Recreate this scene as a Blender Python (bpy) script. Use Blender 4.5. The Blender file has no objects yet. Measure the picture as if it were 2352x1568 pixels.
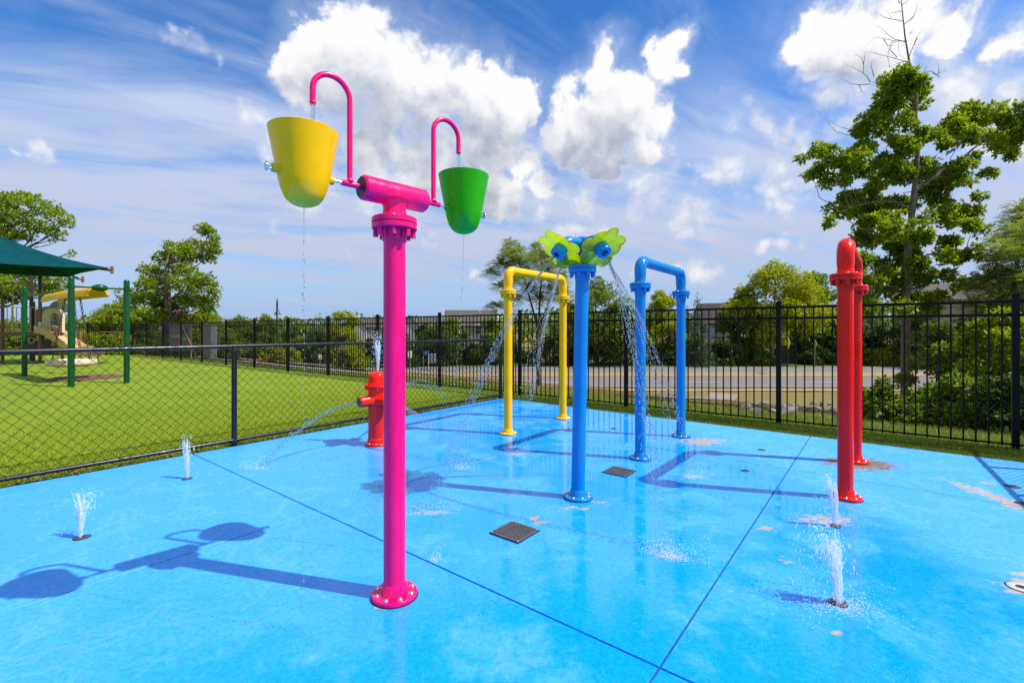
import bpy, math, random
import numpy as np
from mathutils import Vector, Matrix
R = math.radians
PI = math.pi
scene = bpy.context.scene
COL = scene.collection
rnd = random.Random(7)

# ---------------------------------------------------------------- survey
# The place was surveyed from the photograph: a level eye 1.4 m above the pad,
# focal length 1070 on a picture 2352 wide whose horizon lies at 758.
EYE, FOC, CX, HY = 1.4, 1070.0, 1176.0, 758.0

def gp(px, py, z=0.0):
    """ground point (x, y) under a picture point, for a surface at height z"""
    y = FOC * (EYE - z) / (py - HY)
    return ((px - CX) / FOC * y, y)

def at(px, y):
    return ((px - CX) / FOC * y, y)

def hz(py, y):
    """height of a picture point standing at depth y"""
    return EYE + (HY - py) / FOC * y

U = Vector((math.cos(R(51.7)), math.sin(R(51.7)), 0))      # along the chain link fence
V = Vector((U.y, -U.x, 0))                                # along the tall fence
ZU = Vector((0, 0, 1))
NF = (0.6197, 0.7848)

def terrain(x, y):
    s = x * NF[0] + y * NF[1] - 8.05
    if s <= 0:
        return -0.02
    return -0.02 - min(0.13 * s, 3.4)

# ---------------------------------------------------------------- objects
def tag(o, label=None, cat=None, group=None, kind=None):
    if label: o['label'] = label
    if cat: o['category'] = cat
    if group: o['group'] = group
    if kind: o['kind'] = kind
    return o

def empty(name, loc=(0, 0, 0), rz=0.0):
    o = bpy.data.objects.new(name, None)
    o.empty_display_size = 0.1
    COL.objects.link(o)
    o.location = loc
    o.rotation_euler = (0, 0, rz)
    return o

def thing(name, label, cat, loc=(0, 0, 0), rz=0.0, group=None):
    return tag(empty(name, loc, rz), label, cat, group)

def copy_tree(o, parent=None):
    c = o.copy()
    COL.objects.link(c)
    c.parent = parent
    for ch in list(o.children):
        copy_tree(ch, c)
    return c

class MB:
    """collects shapes into one mesh"""
    def __init__(s):
        s.v = []; s.f = []; s.m = []; s.mi = 0
    def add(s, vs, fs):
        b = len(s.v)
        s.v.extend([tuple(p) for p in vs])
        for f in fs:
            s.f.append(tuple(b + i for i in f)); s.m.append(s.mi)
        return s
    def box(s, c, size, ax=None):
        """box centred on c; ax = (X, Y, Z) axes"""
        c = Vector(c)
        X, Y, Z = ax if ax else (Vector((1, 0, 0)), Vector((0, 1, 0)), ZU)
        X = Vector(X) * size[0] / 2; Y = Vector(Y) * size[1] / 2; Z = Vector(Z) * size[2] / 2
        vs = [c + X * i + Y * j + Z * k for k in (-1, 1) for j in (-1, 1) for i in (-1, 1)]
        return s.add(vs, [(0, 2, 3, 1), (4, 5, 7, 6), (0, 1, 5, 4), (2, 6, 7, 3), (0, 4, 6, 2), (1, 3, 7, 5)])
    def tube(s, pts, r, n=12, caps=True, closed=False):
        pts = [Vector(p) for p in pts]
        rs = r if isinstance(r, (list, tuple)) else [r] * len(pts)
        k = len(pts)
        t0 = (pts[1] - pts[0]).normalized()
        a = Vector((0, 0, 1)) if abs(t0.z) < 0.9 else Vector((1, 0, 0))
        nx = t0.cross(a).normalized()
        vs = []; prev = t0
        for i, p in enumerate(pts):
            if closed:
                t = (pts[(i + 1) % k] - pts[i - 1]).normalized()
            elif i == 0: t = (pts[1] - p).normalized()
            elif i == k - 1: t = (p - pts[i - 1]).normalized()
            else: t = ((pts[i + 1] - p).normalized() + (p - pts[i - 1]).normalized()).normalized()
            if t.length < 0.5: t = prev
            q = prev.rotation_difference(t)
            nx = q @ nx
            nx = (nx - t * nx.dot(t)).normalized()
            ny = t.cross(nx)
            prev = t
            for j in range(n):
                th = 2 * PI * j / n
                vs.append(p + (nx * math.cos(th) + ny * math.sin(th)) * rs[i])
        fs = []
        rng = range(k) if closed else range(k - 1)
        for i in rng:
            i2 = (i + 1) % k
            for j in range(n):
                j2 = (j + 1) % n
                fs.append((i * n + j, i * n + j2, i2 * n + j2, i2 * n + j))
        if caps and not closed:
            fs.append(tuple(reversed(range(n))))
            fs.append(tuple((k - 1) * n + j for j in range(n)))
        return s.add(vs, fs)
    def lathe(s, prof, o=(0, 0, 0), axis=(0, 0, 1), n=32, cap0=True, cap1=True):
        """prof: (radius, height) pairs along axis from o"""
        o = Vector(o); ax = Vector(axis).normalized()
        a = Vector((1, 0, 0)) if abs(ax.x) < 0.9 else Vector((0, 1, 0))
        X = (a - ax * a.dot(ax)).normalized(); Y = ax.cross(X)
        vs = []
        for (r, h) in prof:
            for j in range(n):
                th = 2 * PI * j / n
                vs.append(o + ax * h + (X * math.cos(th) + Y * math.sin(th)) * max(r, 1e-5))
        fs = []
        for i in range(len(prof) - 1):
            for j in range(n):
                j2 = (j + 1) % n
                fs.append((i * n + j, i * n + j2, (i + 1) * n + j2, (i + 1) * n + j))
        if cap0: fs.append(tuple(reversed(range(n))))
        if cap1: fs.append(tuple((len(prof) - 1) * n + j for j in range(n)))
        return s.add(vs, fs)
    def prism(s, poly, z0, z1, ch=0.0):
        """vertical prism over a 2-D polygon, top edge chamfered by ch"""
        n = len(poly)
        vs = [(x, y, z0) for x, y in poly] + [(x, y, z1 - ch) for x, y in poly]
        fs = [tuple(reversed(range(n)))]
        for i in range(n):
            j = (i + 1) % n
            fs.append((i, j, n + j, n + i))
        if ch > 0:
            ins = inset(poly, ch)
            vs += [(x, y, z1) for x, y in ins]
            for i in range(n):
                j = (i + 1) % n
                fs.append((n + i, n + j, 2 * n + j, 2 * n + i))
            fs.append(tuple(2 * n + i for i in range(n)))
        else:
            fs.append(tuple(n + i for i in range(n)))
        return s.add(vs, fs)
    def build(s, name, mats, parent=None, smooth=35, bevel=0.0):
        me = bpy.data.meshes.new(name)
        me.from_pydata(s.v, [], s.f)
        if not isinstance(mats, (list, tuple)): mats = [mats]
        for m in mats: me.materials.append(m)
        if len(mats) > 1: me.polygons.foreach_set('material_index', s.m)
        if smooth:
            me.polygons.foreach_set('use_smooth', [True] * len(me.polygons))
            try: me.set_sharp_from_angle(angle=R(smooth))
            except Exception: pass
        me.update()
        o = bpy.data.objects.new(name, me)
        COL.objects.link(o)
        if parent: o.parent = parent
        if bevel:
            b = o.modifiers.new('bevel', 'BEVEL'); b.width = bevel; b.segments = 2; b.limit_method = 'ANGLE'
            b.angle_limit = R(40)
        return o

def np_mesh(name, verts, faces, mat, parent=None, smooth=False):
    """fast mesh from numpy arrays; faces is n x k with k constant"""
    me = bpy.data.meshes.new(name)
    nv, nf, k = len(verts), len(faces), faces.shape[1]
    me.vertices.add(nv); me.vertices.foreach_set('co', np.asarray(verts, np.float32).ravel())
    me.loops.add(nf * k); me.loops.foreach_set('vertex_index', np.asarray(faces, np.int32).ravel())
    me.polygons.add(nf)
    me.polygons.foreach_set('loop_start', np.arange(0, nf * k, k, dtype=np.int32))
    try: me.polygons.foreach_set('loop_total', np.full(nf, k, dtype=np.int32))
    except Exception: pass
    me.polygons.foreach_set('use_smooth', np.full(nf, smooth))
    me.materials.append(mat)
    me.update(calc_edges=True); me.validate()
    o = bpy.data.objects.new(name, me)
    COL.objects.link(o)
    if parent: o.parent = parent
    return o

def inset(poly, d):
    """inset a convex counter-clockwise polygon"""
    n = len(poly); out = []
    for i in range(n):
        p0 = Vector(poly[i - 1]); p1 = Vector(poly[i]); p2 = Vector(poly[(i + 1) % n])
        e1 = (p1 - p0).normalized(); e2 = (p2 - p1).normalized()
        n1 = Vector((-e1.y, e1.x)); n2 = Vector((-e2.y, e2.x))
        b = n1 + n2
        out.append(tuple(p1 + b * (d / max(0.2, 1 + n1.dot(n2)))))
    return out

def clip(poly, nrm, d, keep_less=True):
    """clip polygon by nrm . p <= d (or >=)"""
    sg = 1 if keep_less else -1
    out = []
    for i in range(len(poly)):
        a, b = poly[i - 1], poly[i]
        fa = sg * (a[0] * nrm[0] + a[1] * nrm[1] - d); fb = sg * (b[0] * nrm[0] + b[1] * nrm[1] - d)
        if (fa <= 0) != (fb <= 0):
            t = fa / (fa - fb)
            out.append((a[0] + (b[0] - a[0]) * t, a[1] + (b[1] - a[1]) * t))
        if fb <= 0: out.append(b)
    return out

# ---------------------------------------------------------------- nodes
class NT:
    """terse node building"""
    def __init__(s, tree): s.t = tree; s.n = tree.nodes; s.l = tree.links
    def new(s, typ, **kw):
        n = s.n.new(typ)
        for k, v in kw.items(): setattr(n, k, v)
        return n
    def put(s, sock, val):
        if hasattr(val, 'is_output'): s.l.new(val, sock)
        elif val is not None: sock.default_value = val
    def m(s, op, a, b=None, c=None, clamp=False):
        n = s.new('ShaderNodeMath', operation=op); n.use_clamp = clamp
        s.put(n.inputs[0], a)
        if b is not None: s.put(n.inputs[1], b)
        if c is not None: s.put(n.inputs[2], c)
        return n.outputs[0]
    def vm(s, op, a, b=None, scale=None):
        n = s.new('ShaderNodeVectorMath', operation=op)
        s.put(n.inputs[0], a)
        if b is not None: s.put(n.inputs[1], b)
        if scale is not None: s.put(n.inputs['Scale'], scale)
        return n.outputs['Value'] if op in ('LENGTH', 'DISTANCE', 'DOT_PRODUCT') else n.outputs['Vector']
    def noise(s, vec, scale, detail=4, rough=0.55, dist=0.0, out='Fac'):
        n = s.new('ShaderNodeTexNoise')
        s.put(n.inputs['Vector'], vec); n.inputs['Scale'].default_value = scale
        n.inputs['Detail'].default_value = detail; n.inputs['Roughness'].default_value = rough
        n.inputs['Distortion'].default_value = dist
        return n.outputs[out]
    def voro(s, vec, scale, feature='F1', detail=0.0, out='Distance', rand=1.0):
        n = s.new('ShaderNodeTexVoronoi', feature=feature)
        s.put(n.inputs['Vector'], vec); n.inputs['Scale'].default_value = scale
        if 'Detail' in n.inputs: n.inputs['Detail'].default_value = detail
        n.inputs['Randomness'].default_value = rand
        return n.outputs[out]
    def ss(s, x, a, b, lo=0.0, hi=1.0):
        n = s.new('ShaderNodeMapRange', interpolation_type='SMOOTHSTEP')
        s.put(n.inputs[0], x); s.put(n.inputs[1], a); s.put(n.inputs[2], b); s.put(n.inputs[3], lo); s.put(n.inputs[4], hi)
        return n.outputs[0]
    def mix(s, f, a, b, blend='MIX'):
        n = s.new('ShaderNodeMix', data_type='RGBA', blend_type=blend)
        s.put(n.inputs[0], f)
        s.put(n.inputs[6], a if hasattr(a, 'is_output') else (*a[:3], 1)); s.put(n.inputs[7], b if hasattr(b, 'is_output') else (*b[:3], 1))
        return n.outputs[2]
    def map(s, vec, scale=(1, 1, 1), rot=(0, 0, 0), loc=(0, 0, 0)):
        n = s.new('ShaderNodeMapping')
        s.put(n.inputs[0], vec); n.inputs[1].default_value = loc; n.inputs[2].default_value = rot; n.inputs[3].default_value = scale
        return n.outputs[0]
    def bump(s, h, strength=0.2, dist=0.01, normal=None):
        n = s.new('ShaderNodeBump')
        s.put(n.inputs['Height'], h); n.inputs['Strength'].default_value = strength; n.inputs['Distance'].default_value = dist
        if normal is not None: s.put(n.inputs['Normal'], normal)
        return n.outputs[0]

def new_mat(name):
    m = bpy.data.materials.new(name); m.use_nodes = True
    nt = NT(m.node_tree); m.node_tree.nodes.clear()
    out = nt.new('ShaderNodeOutputMaterial')
    b = nt.new('ShaderNodeBsdfPrincipled')
    nt.l.new(b.outputs[0], out.inputs[0])
    return m, nt, b, out

def obj_co(nt):
    return nt.new('ShaderNodeTexCoord').outputs['Object']

def pos(nt):
    return nt.new('ShaderNodeNewGeometry').outputs['Position']

def simple(name, col, rough=0.5, metal=0.0, coat=0.0, var=0.12, scale=8.0, bump=0.0, bscale=40.0, rvar=0.1, spec=0.5):
    """a plain surface with gentle unevenness of colour, gloss and relief"""
    m, nt, b, out = new_mat(name)
    co = pos(nt)
    f = nt.noise(co, scale, 5, 0.6)
    c = nt.mix(nt.ss(f, 0.3, 0.7), [x * (1 - var) for x in col], [min(1, x * (1 + var)) for x in col])
    nt.put(b.inputs['Base Color'], c)
    rf = nt.noise(co, scale * 2.3, 4, 0.6)
    nt.put(b.inputs['Roughness'], nt.ss(rf, 0.25, 0.75, max(0.02, rough - rvar), min(1, rough + rvar)))
    b.inputs['Metallic'].default_value = metal
    b.inputs['Specular IOR Level'].default_value = spec
    b.inputs['Coat Weight'].default_value = coat
    b.inputs['Coat Roughness'].default_value = 0.06
    if bump: nt.put(b.inputs['Normal'], nt.bump(nt.noise(co, bscale, 5, 0.6), bump, 0.01))
    return m
# ---------------------------------------------------------------- camera, sun, sky
cam = bpy.data.cameras.new('camera'); camo = bpy.data.objects.new('camera', cam); COL.objects.link(camo)
camo.location = (0, 0, EYE); camo.rotation_euler = (R(90), 0, 0)
cam.sensor_width = 36.0; cam.lens = 36.0 * FOC / 2352.0
cam.shift_y = (HY - 784.0) / 2352.0
cam.clip_start = 0.05; cam.clip_end = 2000
scene.camera = camo

SUN_EL, SUN_AZ = 52.5, -15.0          # azimuth measured from +X towards +Y
SUN_DIR = Vector((math.cos(R(SUN_EL)) * math.cos(R(SUN_AZ)), math.cos(R(SUN_EL)) * math.sin(R(SUN_AZ)), math.sin(R(SUN_EL))))
sl = bpy.data.lights.new('sun', 'SUN'); slo = bpy.data.objects.new('sun', sl); COL.objects.link(slo)
sl.energy = 4.7; sl.angle = R(0.53); sl.color = (1.0, 0.95, 0.88)
slo.rotation_euler = SUN_DIR.to_track_quat('Z', 'Y').to_euler(); slo.location = (20, -8, 30)

world = bpy.data.worlds.new("World"); scene.world = world; world.use_nodes = True
wn = NT(world.node_tree); world.node_tree.nodes.clear()
wout = wn.new('ShaderNodeOutputWorld')
D = wn.new('ShaderNodeTexCoord').outputs['Generated']
sky = wn.new('ShaderNodeTexSky', sky_type='NISHITA')
sky.sun_disc = False; sky.sun_elevation = R(SUN_EL); sky.sun_rotation = R(90 - SUN_AZ)
sky.air_density = 1.0; sky.dust_density = 0.6; sky.ozone_density = 2.2; sky.altitude = 100
hs = wn.new('ShaderNodeHueSaturation'); hs.inputs['Saturation'].default_value = 1.38; hs.inputs['Value'].default_value = 1.10
hs.inputs['Hue'].default_value = 0.508
wn.l.new(sky.outputs[0], hs.inputs['Color'])
low_el = wn.new('ShaderNodeSeparateXYZ'); wn.l.new(D, low_el.inputs[0])
# moist summer air low down: the yellow rim of the clear-sky model becomes pale blue
low_blue = wn.mix(wn.ss(low_el.outputs[2], 0.34, -0.02), hs.outputs[0], (1.95, 3.0, 4.9))
bg_sky = wn.new('ShaderNodeBackground'); wn.l.new(low_blue, bg_sky.inputs[0]); bg_sky.inputs[1].default_value = 0.138

def sdir(px, py):
    return Vector(((px - CX) / FOC, 1.0, (HY - py) / FOC)).normalized()

# cumulus heaps: (bearing given as picture point, radius)
HEAPS = [
 (668,150,58),(735,115,66),(800,80,72),(858,62,58),(835,150,105),(920,165,105),(1000,190,100),(1075,170,62),(1085,215,85),(1165,245,70),
 (1000,270,80),(900,240,95),(770,205,85),(1105,275,72),(1150,185,50),(1195,222,42),(700,200,60),
 (1390,118,46),(1372,180,66),(1305,215,44),(1318,262,70),(1435,195,60),(1400,262,105),(1340,310,80),(1462,300,88),(1528,270,48),(1385,355,66),(1292,320,46),(1490,345,52),(1440,240,85),
 (1565,92,34),(1545,135,44),(1508,105,24),(1575,150,30),
 (842,348,50),(900,342,62),(955,352,56),(1020,350,44),(1085,335,52),(1150,345,62),(1205,385,54),(1250,425,46),(1160,440,66),(1000,395,56),(860,385,50),(1110,395,60),(930,400,60),(1075,440,50),
 (1835,95,50),(1890,65,66),(1965,70,92),(2075,55,100),(2170,70,80),(2050,150,80),(2310,110,60),(1945,140,60),(1870,120,40),
]
# small or thin clouds, wispy at the edge
SOFT = [(1660,400,110),(1800,430,110),(1480,450,90),(1600,500,80),(1380,400,60),(1900,380,90),(2300,330,90),(620,330,70),(560,260,60),(2150,150,110),(2260,60,90),(2250,150,100),(2200,220,90),(2100,225,100),(1960,215,90),(1900,235,80),(2020,270,80),(1880,160,60),(1740,290,60),(1795,312,58),(1690,280,44),(1722,245,40),(1690,212,30),(1850,330,60),(2330,215,60),(2290,290,50),(1930,290,80),(2030,300,70),
 (84,318,46),(40,326,34),(424,70,36),(440,108,32),(395,90,34),(412,92,34),(565,125,26),(480,130,26),(730,8,34),
 (1788,562,38),(1848,566,38),(1740,568,30),(1778,608,36),(1610,628,46),(1655,618,36),(1560,620,30),(1335,536,40),(1385,540,30),(1295,545,30),(1545,380,34),(1185,480,44),(1580,378,24),(1470,620,34),(1295,442,40),
 (645,528,30),(700,540,30),(800,590,30),(1100,625,28),(1270,560,28),(2310,600,46),(2260,570,40),(2230,640,40),(760,430,60),(840,470,60),(930,520,50),(1000,560,40),(1240,490,50),(1330,470,40),(700,470,50)]
# unseen cloud added over and behind the viewer for fill light: bearing vector, radius
FILL_CLOUDS = [((.15,.25,.95),.34),((-.5,.1,.85),.36),((.5,-.5,.75),.30),((-.2,-.6,.8),.42),((.9,-.35,.3),.28),((-.8,-.4,.4),.40),((.2,-.9,.35),.42),((-.9,.25,.35),.22),((.75,.1,.65),.20),((.95,.2,.25),.22)]

def heap_field(vec, heaps, k=0.35, above=False):
    acc = None
    L = [(sdir(px, py), (sdir(px + r, py) - sdir(px, py)).length * .5 + (sdir(px, py - r) - sdir(px, py)).length * .5) for px, py, r in heaps]
    if above: L += [(Vector(d).normalized(), r) for d, r in FILL_CLOUDS]
    for c, rr in L:
        d = wn.vm('DISTANCE', vec, tuple(c))
        f = wn.m('MULTIPLY_ADD', d, -1.0 / rr, 1.0)
        acc = f if acc is None else wn.m('SMOOTH_MAX', acc, f, k)
    return acc
def fluff(vec, det=9):
    n0 = wn.noise(vec, 7.0, det, 0.58)
    v1 = wn.voro(vec, 21.0, 'F1', 3.0)
    a = wn.m('MULTIPLY_ADD', n0, 3.4, -1.7)
    return wn.m('MULTIPLY_ADD', v1, -0.95, wn.m('ADD', a, 0.42))
# warp the bearings a little so the heaps lose their roundness
wv = wn.noise(D, 9.0, 5, 0.6, out='Color')
wv = wn.vm('SUBTRACT', wv, (0.5, 0.5, 0.5))
Dw2 = wn.vm('ADD', D, wn.vm('SCALE', wv, scale=0.095))
F0 = heap_field(Dw2, HEAPS, .35, True)
Fs = heap_field(Dw2, SOFT, .3)
T0 = fluff(Dw2)
dens = wn.m('ADD', wn.m('MULTIPLY_ADD', F0, 1.45, 0.30), wn.m('MULTIPLY', T0, 0.80))
wisp = wn.noise(D, 6.0, 3, 0.5)
alpha = wn.ss(dens, wn.m('MULTIPLY_ADD', wisp, -0.9, 0.12), wn.m('MULTIPLY_ADD', wisp, 1.15, -0.14))
dens_s = wn.m('ADD', wn.m('MULTIPLY_ADD', Fs, 1.0, 0.05), wn.m('MULTIPLY', T0, 0.62))
alpha_s = wn.m('MULTIPLY', wn.ss(dens_s, -0.12, 1.0), 0.90)
alpha_h = alpha
alpha = wn.m('MAXIMUM', alpha, alpha_s)
# self shading: compare with the density a little way towards the sun
Ls = Vector((0.45, -0.1, 0.87)).normalized()
T1 = fluff(wn.vm('ADD', Dw2, tuple(Ls * 0.024)), 4)
fine = wn.m('SUBTRACT', fluff(Dw2, 4), T1)                       # >0 where it thins towards the sun
F2 = heap_field(wn.vm('ADD', Dw2, tuple(Vector((0.2, 0, 0.98)) * 0.085)), HEAPS, 0.6, True)
broad = wn.m('SUBTRACT', F0, F2)                      # big lit tops against shaded bases
thick = wn.ss(dens, -0.1, 1.9)
lum = wn.m('ADD', wn.m('MULTIPLY', fine, 0.25), wn.m('MULTIPLY', broad, 0.62))
lum = wn.m('SUBTRACT', wn.m('ADD', lum, 0.41), wn.m('MULTIPLY', thick, 0.30))
lum = wn.ss(lum, -0.05, 0.95)
lum_s = wn.ss(wn.m('MULTIPLY_ADD', fine, 0.30, 0.66), 0.0, 1.0)
lum = wn.m('ADD', wn.m('MULTIPLY', lum, alpha_h), wn.m('MULTIPLY', lum_s, wn.m('SUBTRACT', 1.0, alpha_h)))
ccol = wn.mix(lum, (0.25, 0.29, 0.405), (0.81, 0.81, 0.825))
# thin high cloud on a flat layer far above: streaks and veils
sep = wn.new('ShaderNodeSeparateXYZ'); wn.l.new(D, sep.inputs[0])
zz = wn.m('ADD', wn.m('MAXIMUM', sep.outputs[2], 0.0), 0.16)
plane = wn.new('ShaderNodeCombineXYZ')
wn.l.new(wn.m('DIVIDE', sep.outputs[0], zz), plane.inputs[0]); wn.l.new(wn.m('DIVIDE', sep.outputs[1], zz), plane.inputs[1])
P = plane.outputs[0]
st = wn.noise(wn.map(wn.map(P, rot=(0, 0, R(-38))), (0.50, 2.3, 1)), 1.15, 9, 0.62, 0.5)
st2 = wn.noise(wn.map(P, (0.9, 1.5, 1), (0, 0, R(20)), (3, 1, 0)), 0.8, 6, 0.58, 0.3)
cirr = wn.m('MULTIPLY', wn.ss(st, 0.42, 0.70), wn.ss(st2, 0.28, 0.62))
# the veil thickens towards the lower sky
veil = wn.m('MULTIPLY', wn.ss(sep.outputs[2], 0.02, 0.20), wn.ss(sep.outputs[2], 0.56, 0.22))
st3 = wn.noise(wn.map(wn.map(P, rot=(0, 0, R(-24))), (0.7, 2.2, 1), loc=(7, 2, 0)), 1.3, 9, 0.60, 0.35)
veil = wn.m('MULTIPLY', veil, wn.ss(st3, 0.30, 0.60))
thin = wn.m('ADD', wn.m('MULTIPLY', cirr, 0.66), wn.m('MULTIPLY', veil, 0.92))
halo = wn.m('MULTIPLY', wn.ss(wn.m('ADD', F0, wn.m('MULTIPLY', T0, 0.30)), -1.3, 0.25), 0.42)
thin = wn.m('MAXIMUM', thin, halo)
thin = wn.m('MINIMUM', thin, 0.88)
tcol = wn.mix(wn.ss(sep.outputs[2], 0.05, 0.5), (0.455, 0.475, 0.59), (0.52, 0.60, 0.77))
allc = wn.mix(alpha, tcol, ccol)
cov = wn.m('SUBTRACT', 1.0, wn.m('MULTIPLY', wn.m('SUBTRACT', 1.0, alpha), wn.m('SUBTRACT', 1.0, thin)))
cov = wn.m('MULTIPLY', cov, wn.ss(sep.outputs[2], -0.01, 0.02))
bg_c = wn.new('ShaderNodeBackground'); wn.l.new(allc, bg_c.inputs[0]); bg_c.inputs[1].default_value = 1.0
mx = wn.new('ShaderNodeMixShader'); wn.l.new(cov, mx.inputs[0]); wn.l.new(bg_sky.outputs[0], mx.inputs[1]); wn.l.new(bg_c.outputs[0], mx.inputs[2])
wn.l.new(mx.outputs[0], wout.inputs[0])
world.cycles.sampling_method = 'MANUAL'; world.cycles.sample_map_resolution = 512

vs_ = scene.view_settings
scene.display_settings.display_device = 'sRGB'
vs_.view_transform = 'Standard'; vs_.look = 'None'; vs_.exposure = 0.30; vs_.gamma = 1.0; vs_.use_curve_mapping = False
scene.render.engine = 'CYCLES'
scene.cycles.use_denoising = False
scene.render.filter_size = 1.25
try: scene.cycles.denoiser = 'OPENIMAGEDENOISE'
except Exception: pass
scene.cycles.max_bounces = 10; scene.cycles.transparent_max_bounces = 24; scene.cycles.transmission_bounces = 8
scene.cycles.diffuse_bounces = 3; scene.cycles.glossy_bounces = 4
scene.cycles.caustics_reflective = False; scene.cycles.caustics_refractive = False
scene.cycles.sample_clamp_indirect = 8.0
# ---------------------------------------------------------------- splash pad
PADU = (1.90, 5.41)
PADV = (-3.41, -0.72, 1.97, 4.66)
def pad_outline():
    a = (-0.18, 9.62); b = (5.42, 4.93)
    dx, dy = b[0] - a[0], b[1] - a[1]; L = math.hypot(dx, dy); dx /= L; dy /= L
    c = (b[0] + dx * 5.5, b[1] + dy * 5.5)
    l0 = (-6.12 * V.x - 5.0 * U.x, -6.12 * V.y - 5.0 * U.y)
    l1 = (a[0] - 0.05 * U.x, a[1] - 0.05 * U.y)
    return [l0, (-5.0, -4.0), (6.0, -4.0), c, b, l1]
PAD = pad_outline()

def pad_material():
    m, nt, b, out = new_mat('blue_pad_paint')
    P = obj_co(nt)
    sep = nt.new('ShaderNodeSeparateXYZ'); nt.l.new(P, sep.inputs[0]); X, Y = sep.outputs[0], sep.outputs[1]
    # dry ground: towards the right edge, ragged boundary
    big = nt.noise(P, 0.9, 6, 0.6); mid = nt.noise(P, 3.2, 6, 0.65); fin = nt.noise(P, 60, 5, 0.7)
    d = nt.m('ADD', nt.m('MULTIPLY_ADD', X, 1.0, -2.72), nt.m('MULTIPLY', Y, 0.06))
    d = nt.m('ADD', d, nt.m('MULTIPLY_ADD', mid, 1.1, -0.55))
    dry_r = nt.ss(d, -0.25, 0.45)
    # half-dried left side and near corner
    l = nt.m('ADD', nt.m('MULTIPLY', X, -0.55), nt.m('MULTIPLY_ADD', big, 2.6, -1.75))
    dry_l = nt.m('MULTIPLY', nt.ss(l, -0.4, 1.0), 0.80)
    dry = nt.m('MAXIMUM', dry_r, dry_l)
    blot = nt.m('MULTIPLY', nt.ss(nt.m('ADD', big, nt.m('MULTIPLY_ADD', mid, 0.8, -0.4)), 0.44, 0.66), 0.70)
    dry = nt.m('MAXIMUM', dry, blot)
    wet_c = (0.001, 0.295, 0.95); dry_c = (0.062, 0.372, 0.95)
    col = nt.mix(dry, wet_c, dry_c)
    # mottling of the sanded coat
    mott = nt.ss(nt.noise(P, 34, 8, 0.78), 0.3, 0.72, 0.78, 1.20)
    col = nt.mix(1.0, col, nt.new('ShaderNodeCombineColor').outputs[0], 'MULTIPLY')
    cc = col.node.inputs[7].links[0].from_node
    for i in range(3): nt.put(cc.inputs[i], mott)
    spk = nt.ss(nt.voro(P, 150, 'F1'), 0.22, 0.08)
    spk = nt.m('MULTIPLY', spk, nt.ss(nt.noise(P, 3, 4, 0.6), 0.42, 0.62, 0.0, 0.70))
    col = nt.mix(spk, col, (0.35, 0.62, 0.90))
    # worn patches where the paint has flaked to the bare concrete
    chips = [(1608, 1014, 0.30, 0.20, 10, 1.0), (1640, 1010, 0.18, 0.10, 0, .9), (2262, 1132, 0.36, 0.095, 88, 1.05), (2330, 1160, 0.16, 0.10, 60, 1.0), (2262, 1108, 0.08, 0.05, 0, .8),
             (1885, 1193, 0.22, 0.12, -5, .8), (1935, 1195, 0.13, 0.09, 20, .75), (1225, 1191, 0.07, 0.035, 60, 1.0), (1241, 1199, 0.06, 0.04, 10, 1.0), (1760, 1213, 0.09, 0.05, 0, .8),
             (1815, 1290, 0.10, 0.10, 0, .40), (1921, 1456, 0.04, 0.025, 0, .8), (1372, 1152, 0.12, 0.05, -20, .75), (1310, 1165, 0.12, 0.04, 5, .7), (1345, 1168, .07, .04, 0, .7),
             (1972, 1064, 0.24, 0.17, 0, 1.7), (2340, 1335, 0.08, 0.05, 0, .9), (2330, 1352, 0.09, .07, 0, .8), (1548, 1000, 0.12, 0.05, 0, .7), (1440, 960, .10, .05, 0, .6), (1120, 1052, 0.05, 0.03, 0, .8), (885, 1392, .10, .03, 8, .7), (2345, 1318, .08, .04, 0, .8)]
    acc = None
    for (px, py, rx, ry, ang, w) in chips:
        x, y = gp(px, py)
        q = nt.vm('SUBTRACT', P, (x, y, 0))
        mp = nt.new('ShaderNodeMapping', vector_type='TEXTURE'); nt.l.new(q, mp.inputs[0])
        mp.inputs[2].default_value = (0, 0, R(ang)); mp.inputs[3].default_value = (rx, ry, 1)
        f = nt.m('MULTIPLY_ADD', nt.vm('LENGTH', mp.outputs[0]), -1.0, w)
        acc = f if acc is None else nt.m('MAXIMUM', acc, f)
    rag = nt.m('MULTIPLY_ADD', nt.noise(nt.map(P, (1, 1.8, 1), (0, 0, R(10))), 13, 9, 0.72), 6.0, -3.25)
    chip = nt.ss(nt.m('ADD', acc, rag), -0.05, 0.22)
    bare = nt.mix(nt.ss(nt.noise(P, 30, 5, .6), .35, .65), (0.36, 0.245, 0.145), (0.46, 0.37, 0.27))
    # round the far red foot the bare concrete stands under a brown puddle
    px, py = gp(1962, 1063)
    pud = nt.ss(nt.vm('DISTANCE', P, (px, py, 0)), 0.55, 0.35)
    bare = nt.mix(pud, bare, (0.20, 0.13, 0.075))
    col = nt.mix(chip, col, bare)
    # a fainter scatter of pin-prick wear
    pin = nt.ss(nt.noise(P, 26, 8, 0.75), 0.715, 0.74)
    pin = nt.m('MULTIPLY', pin, nt.ss(nt.noise(P, 1.1, 2, .5), 0.48, 0.6))
    col = nt.mix(pin, col, (0.42, 0.33, 0.26))
    # traffic scuffs and faint tide marks where puddles dried
    tide = nt.noise(P, 1.7, 5, .6); tide = nt.m('ABSOLUTE', nt.m('ADD', tide, -0.5))
    tide = nt.m('MULTIPLY', nt.ss(tide, 0.030, 0.0), nt.m('MULTIPLY', dry, 0.16))
    col = nt.mix(tide, col, (0.30, 0.55, 0.90))
    dirt = nt.m('MULTIPLY', nt.ss(nt.noise(P, 2.6, 8, .72), .58, .76), .10)
    col = nt.mix(dirt, col, (0.010, 0.17, 0.52))
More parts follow.
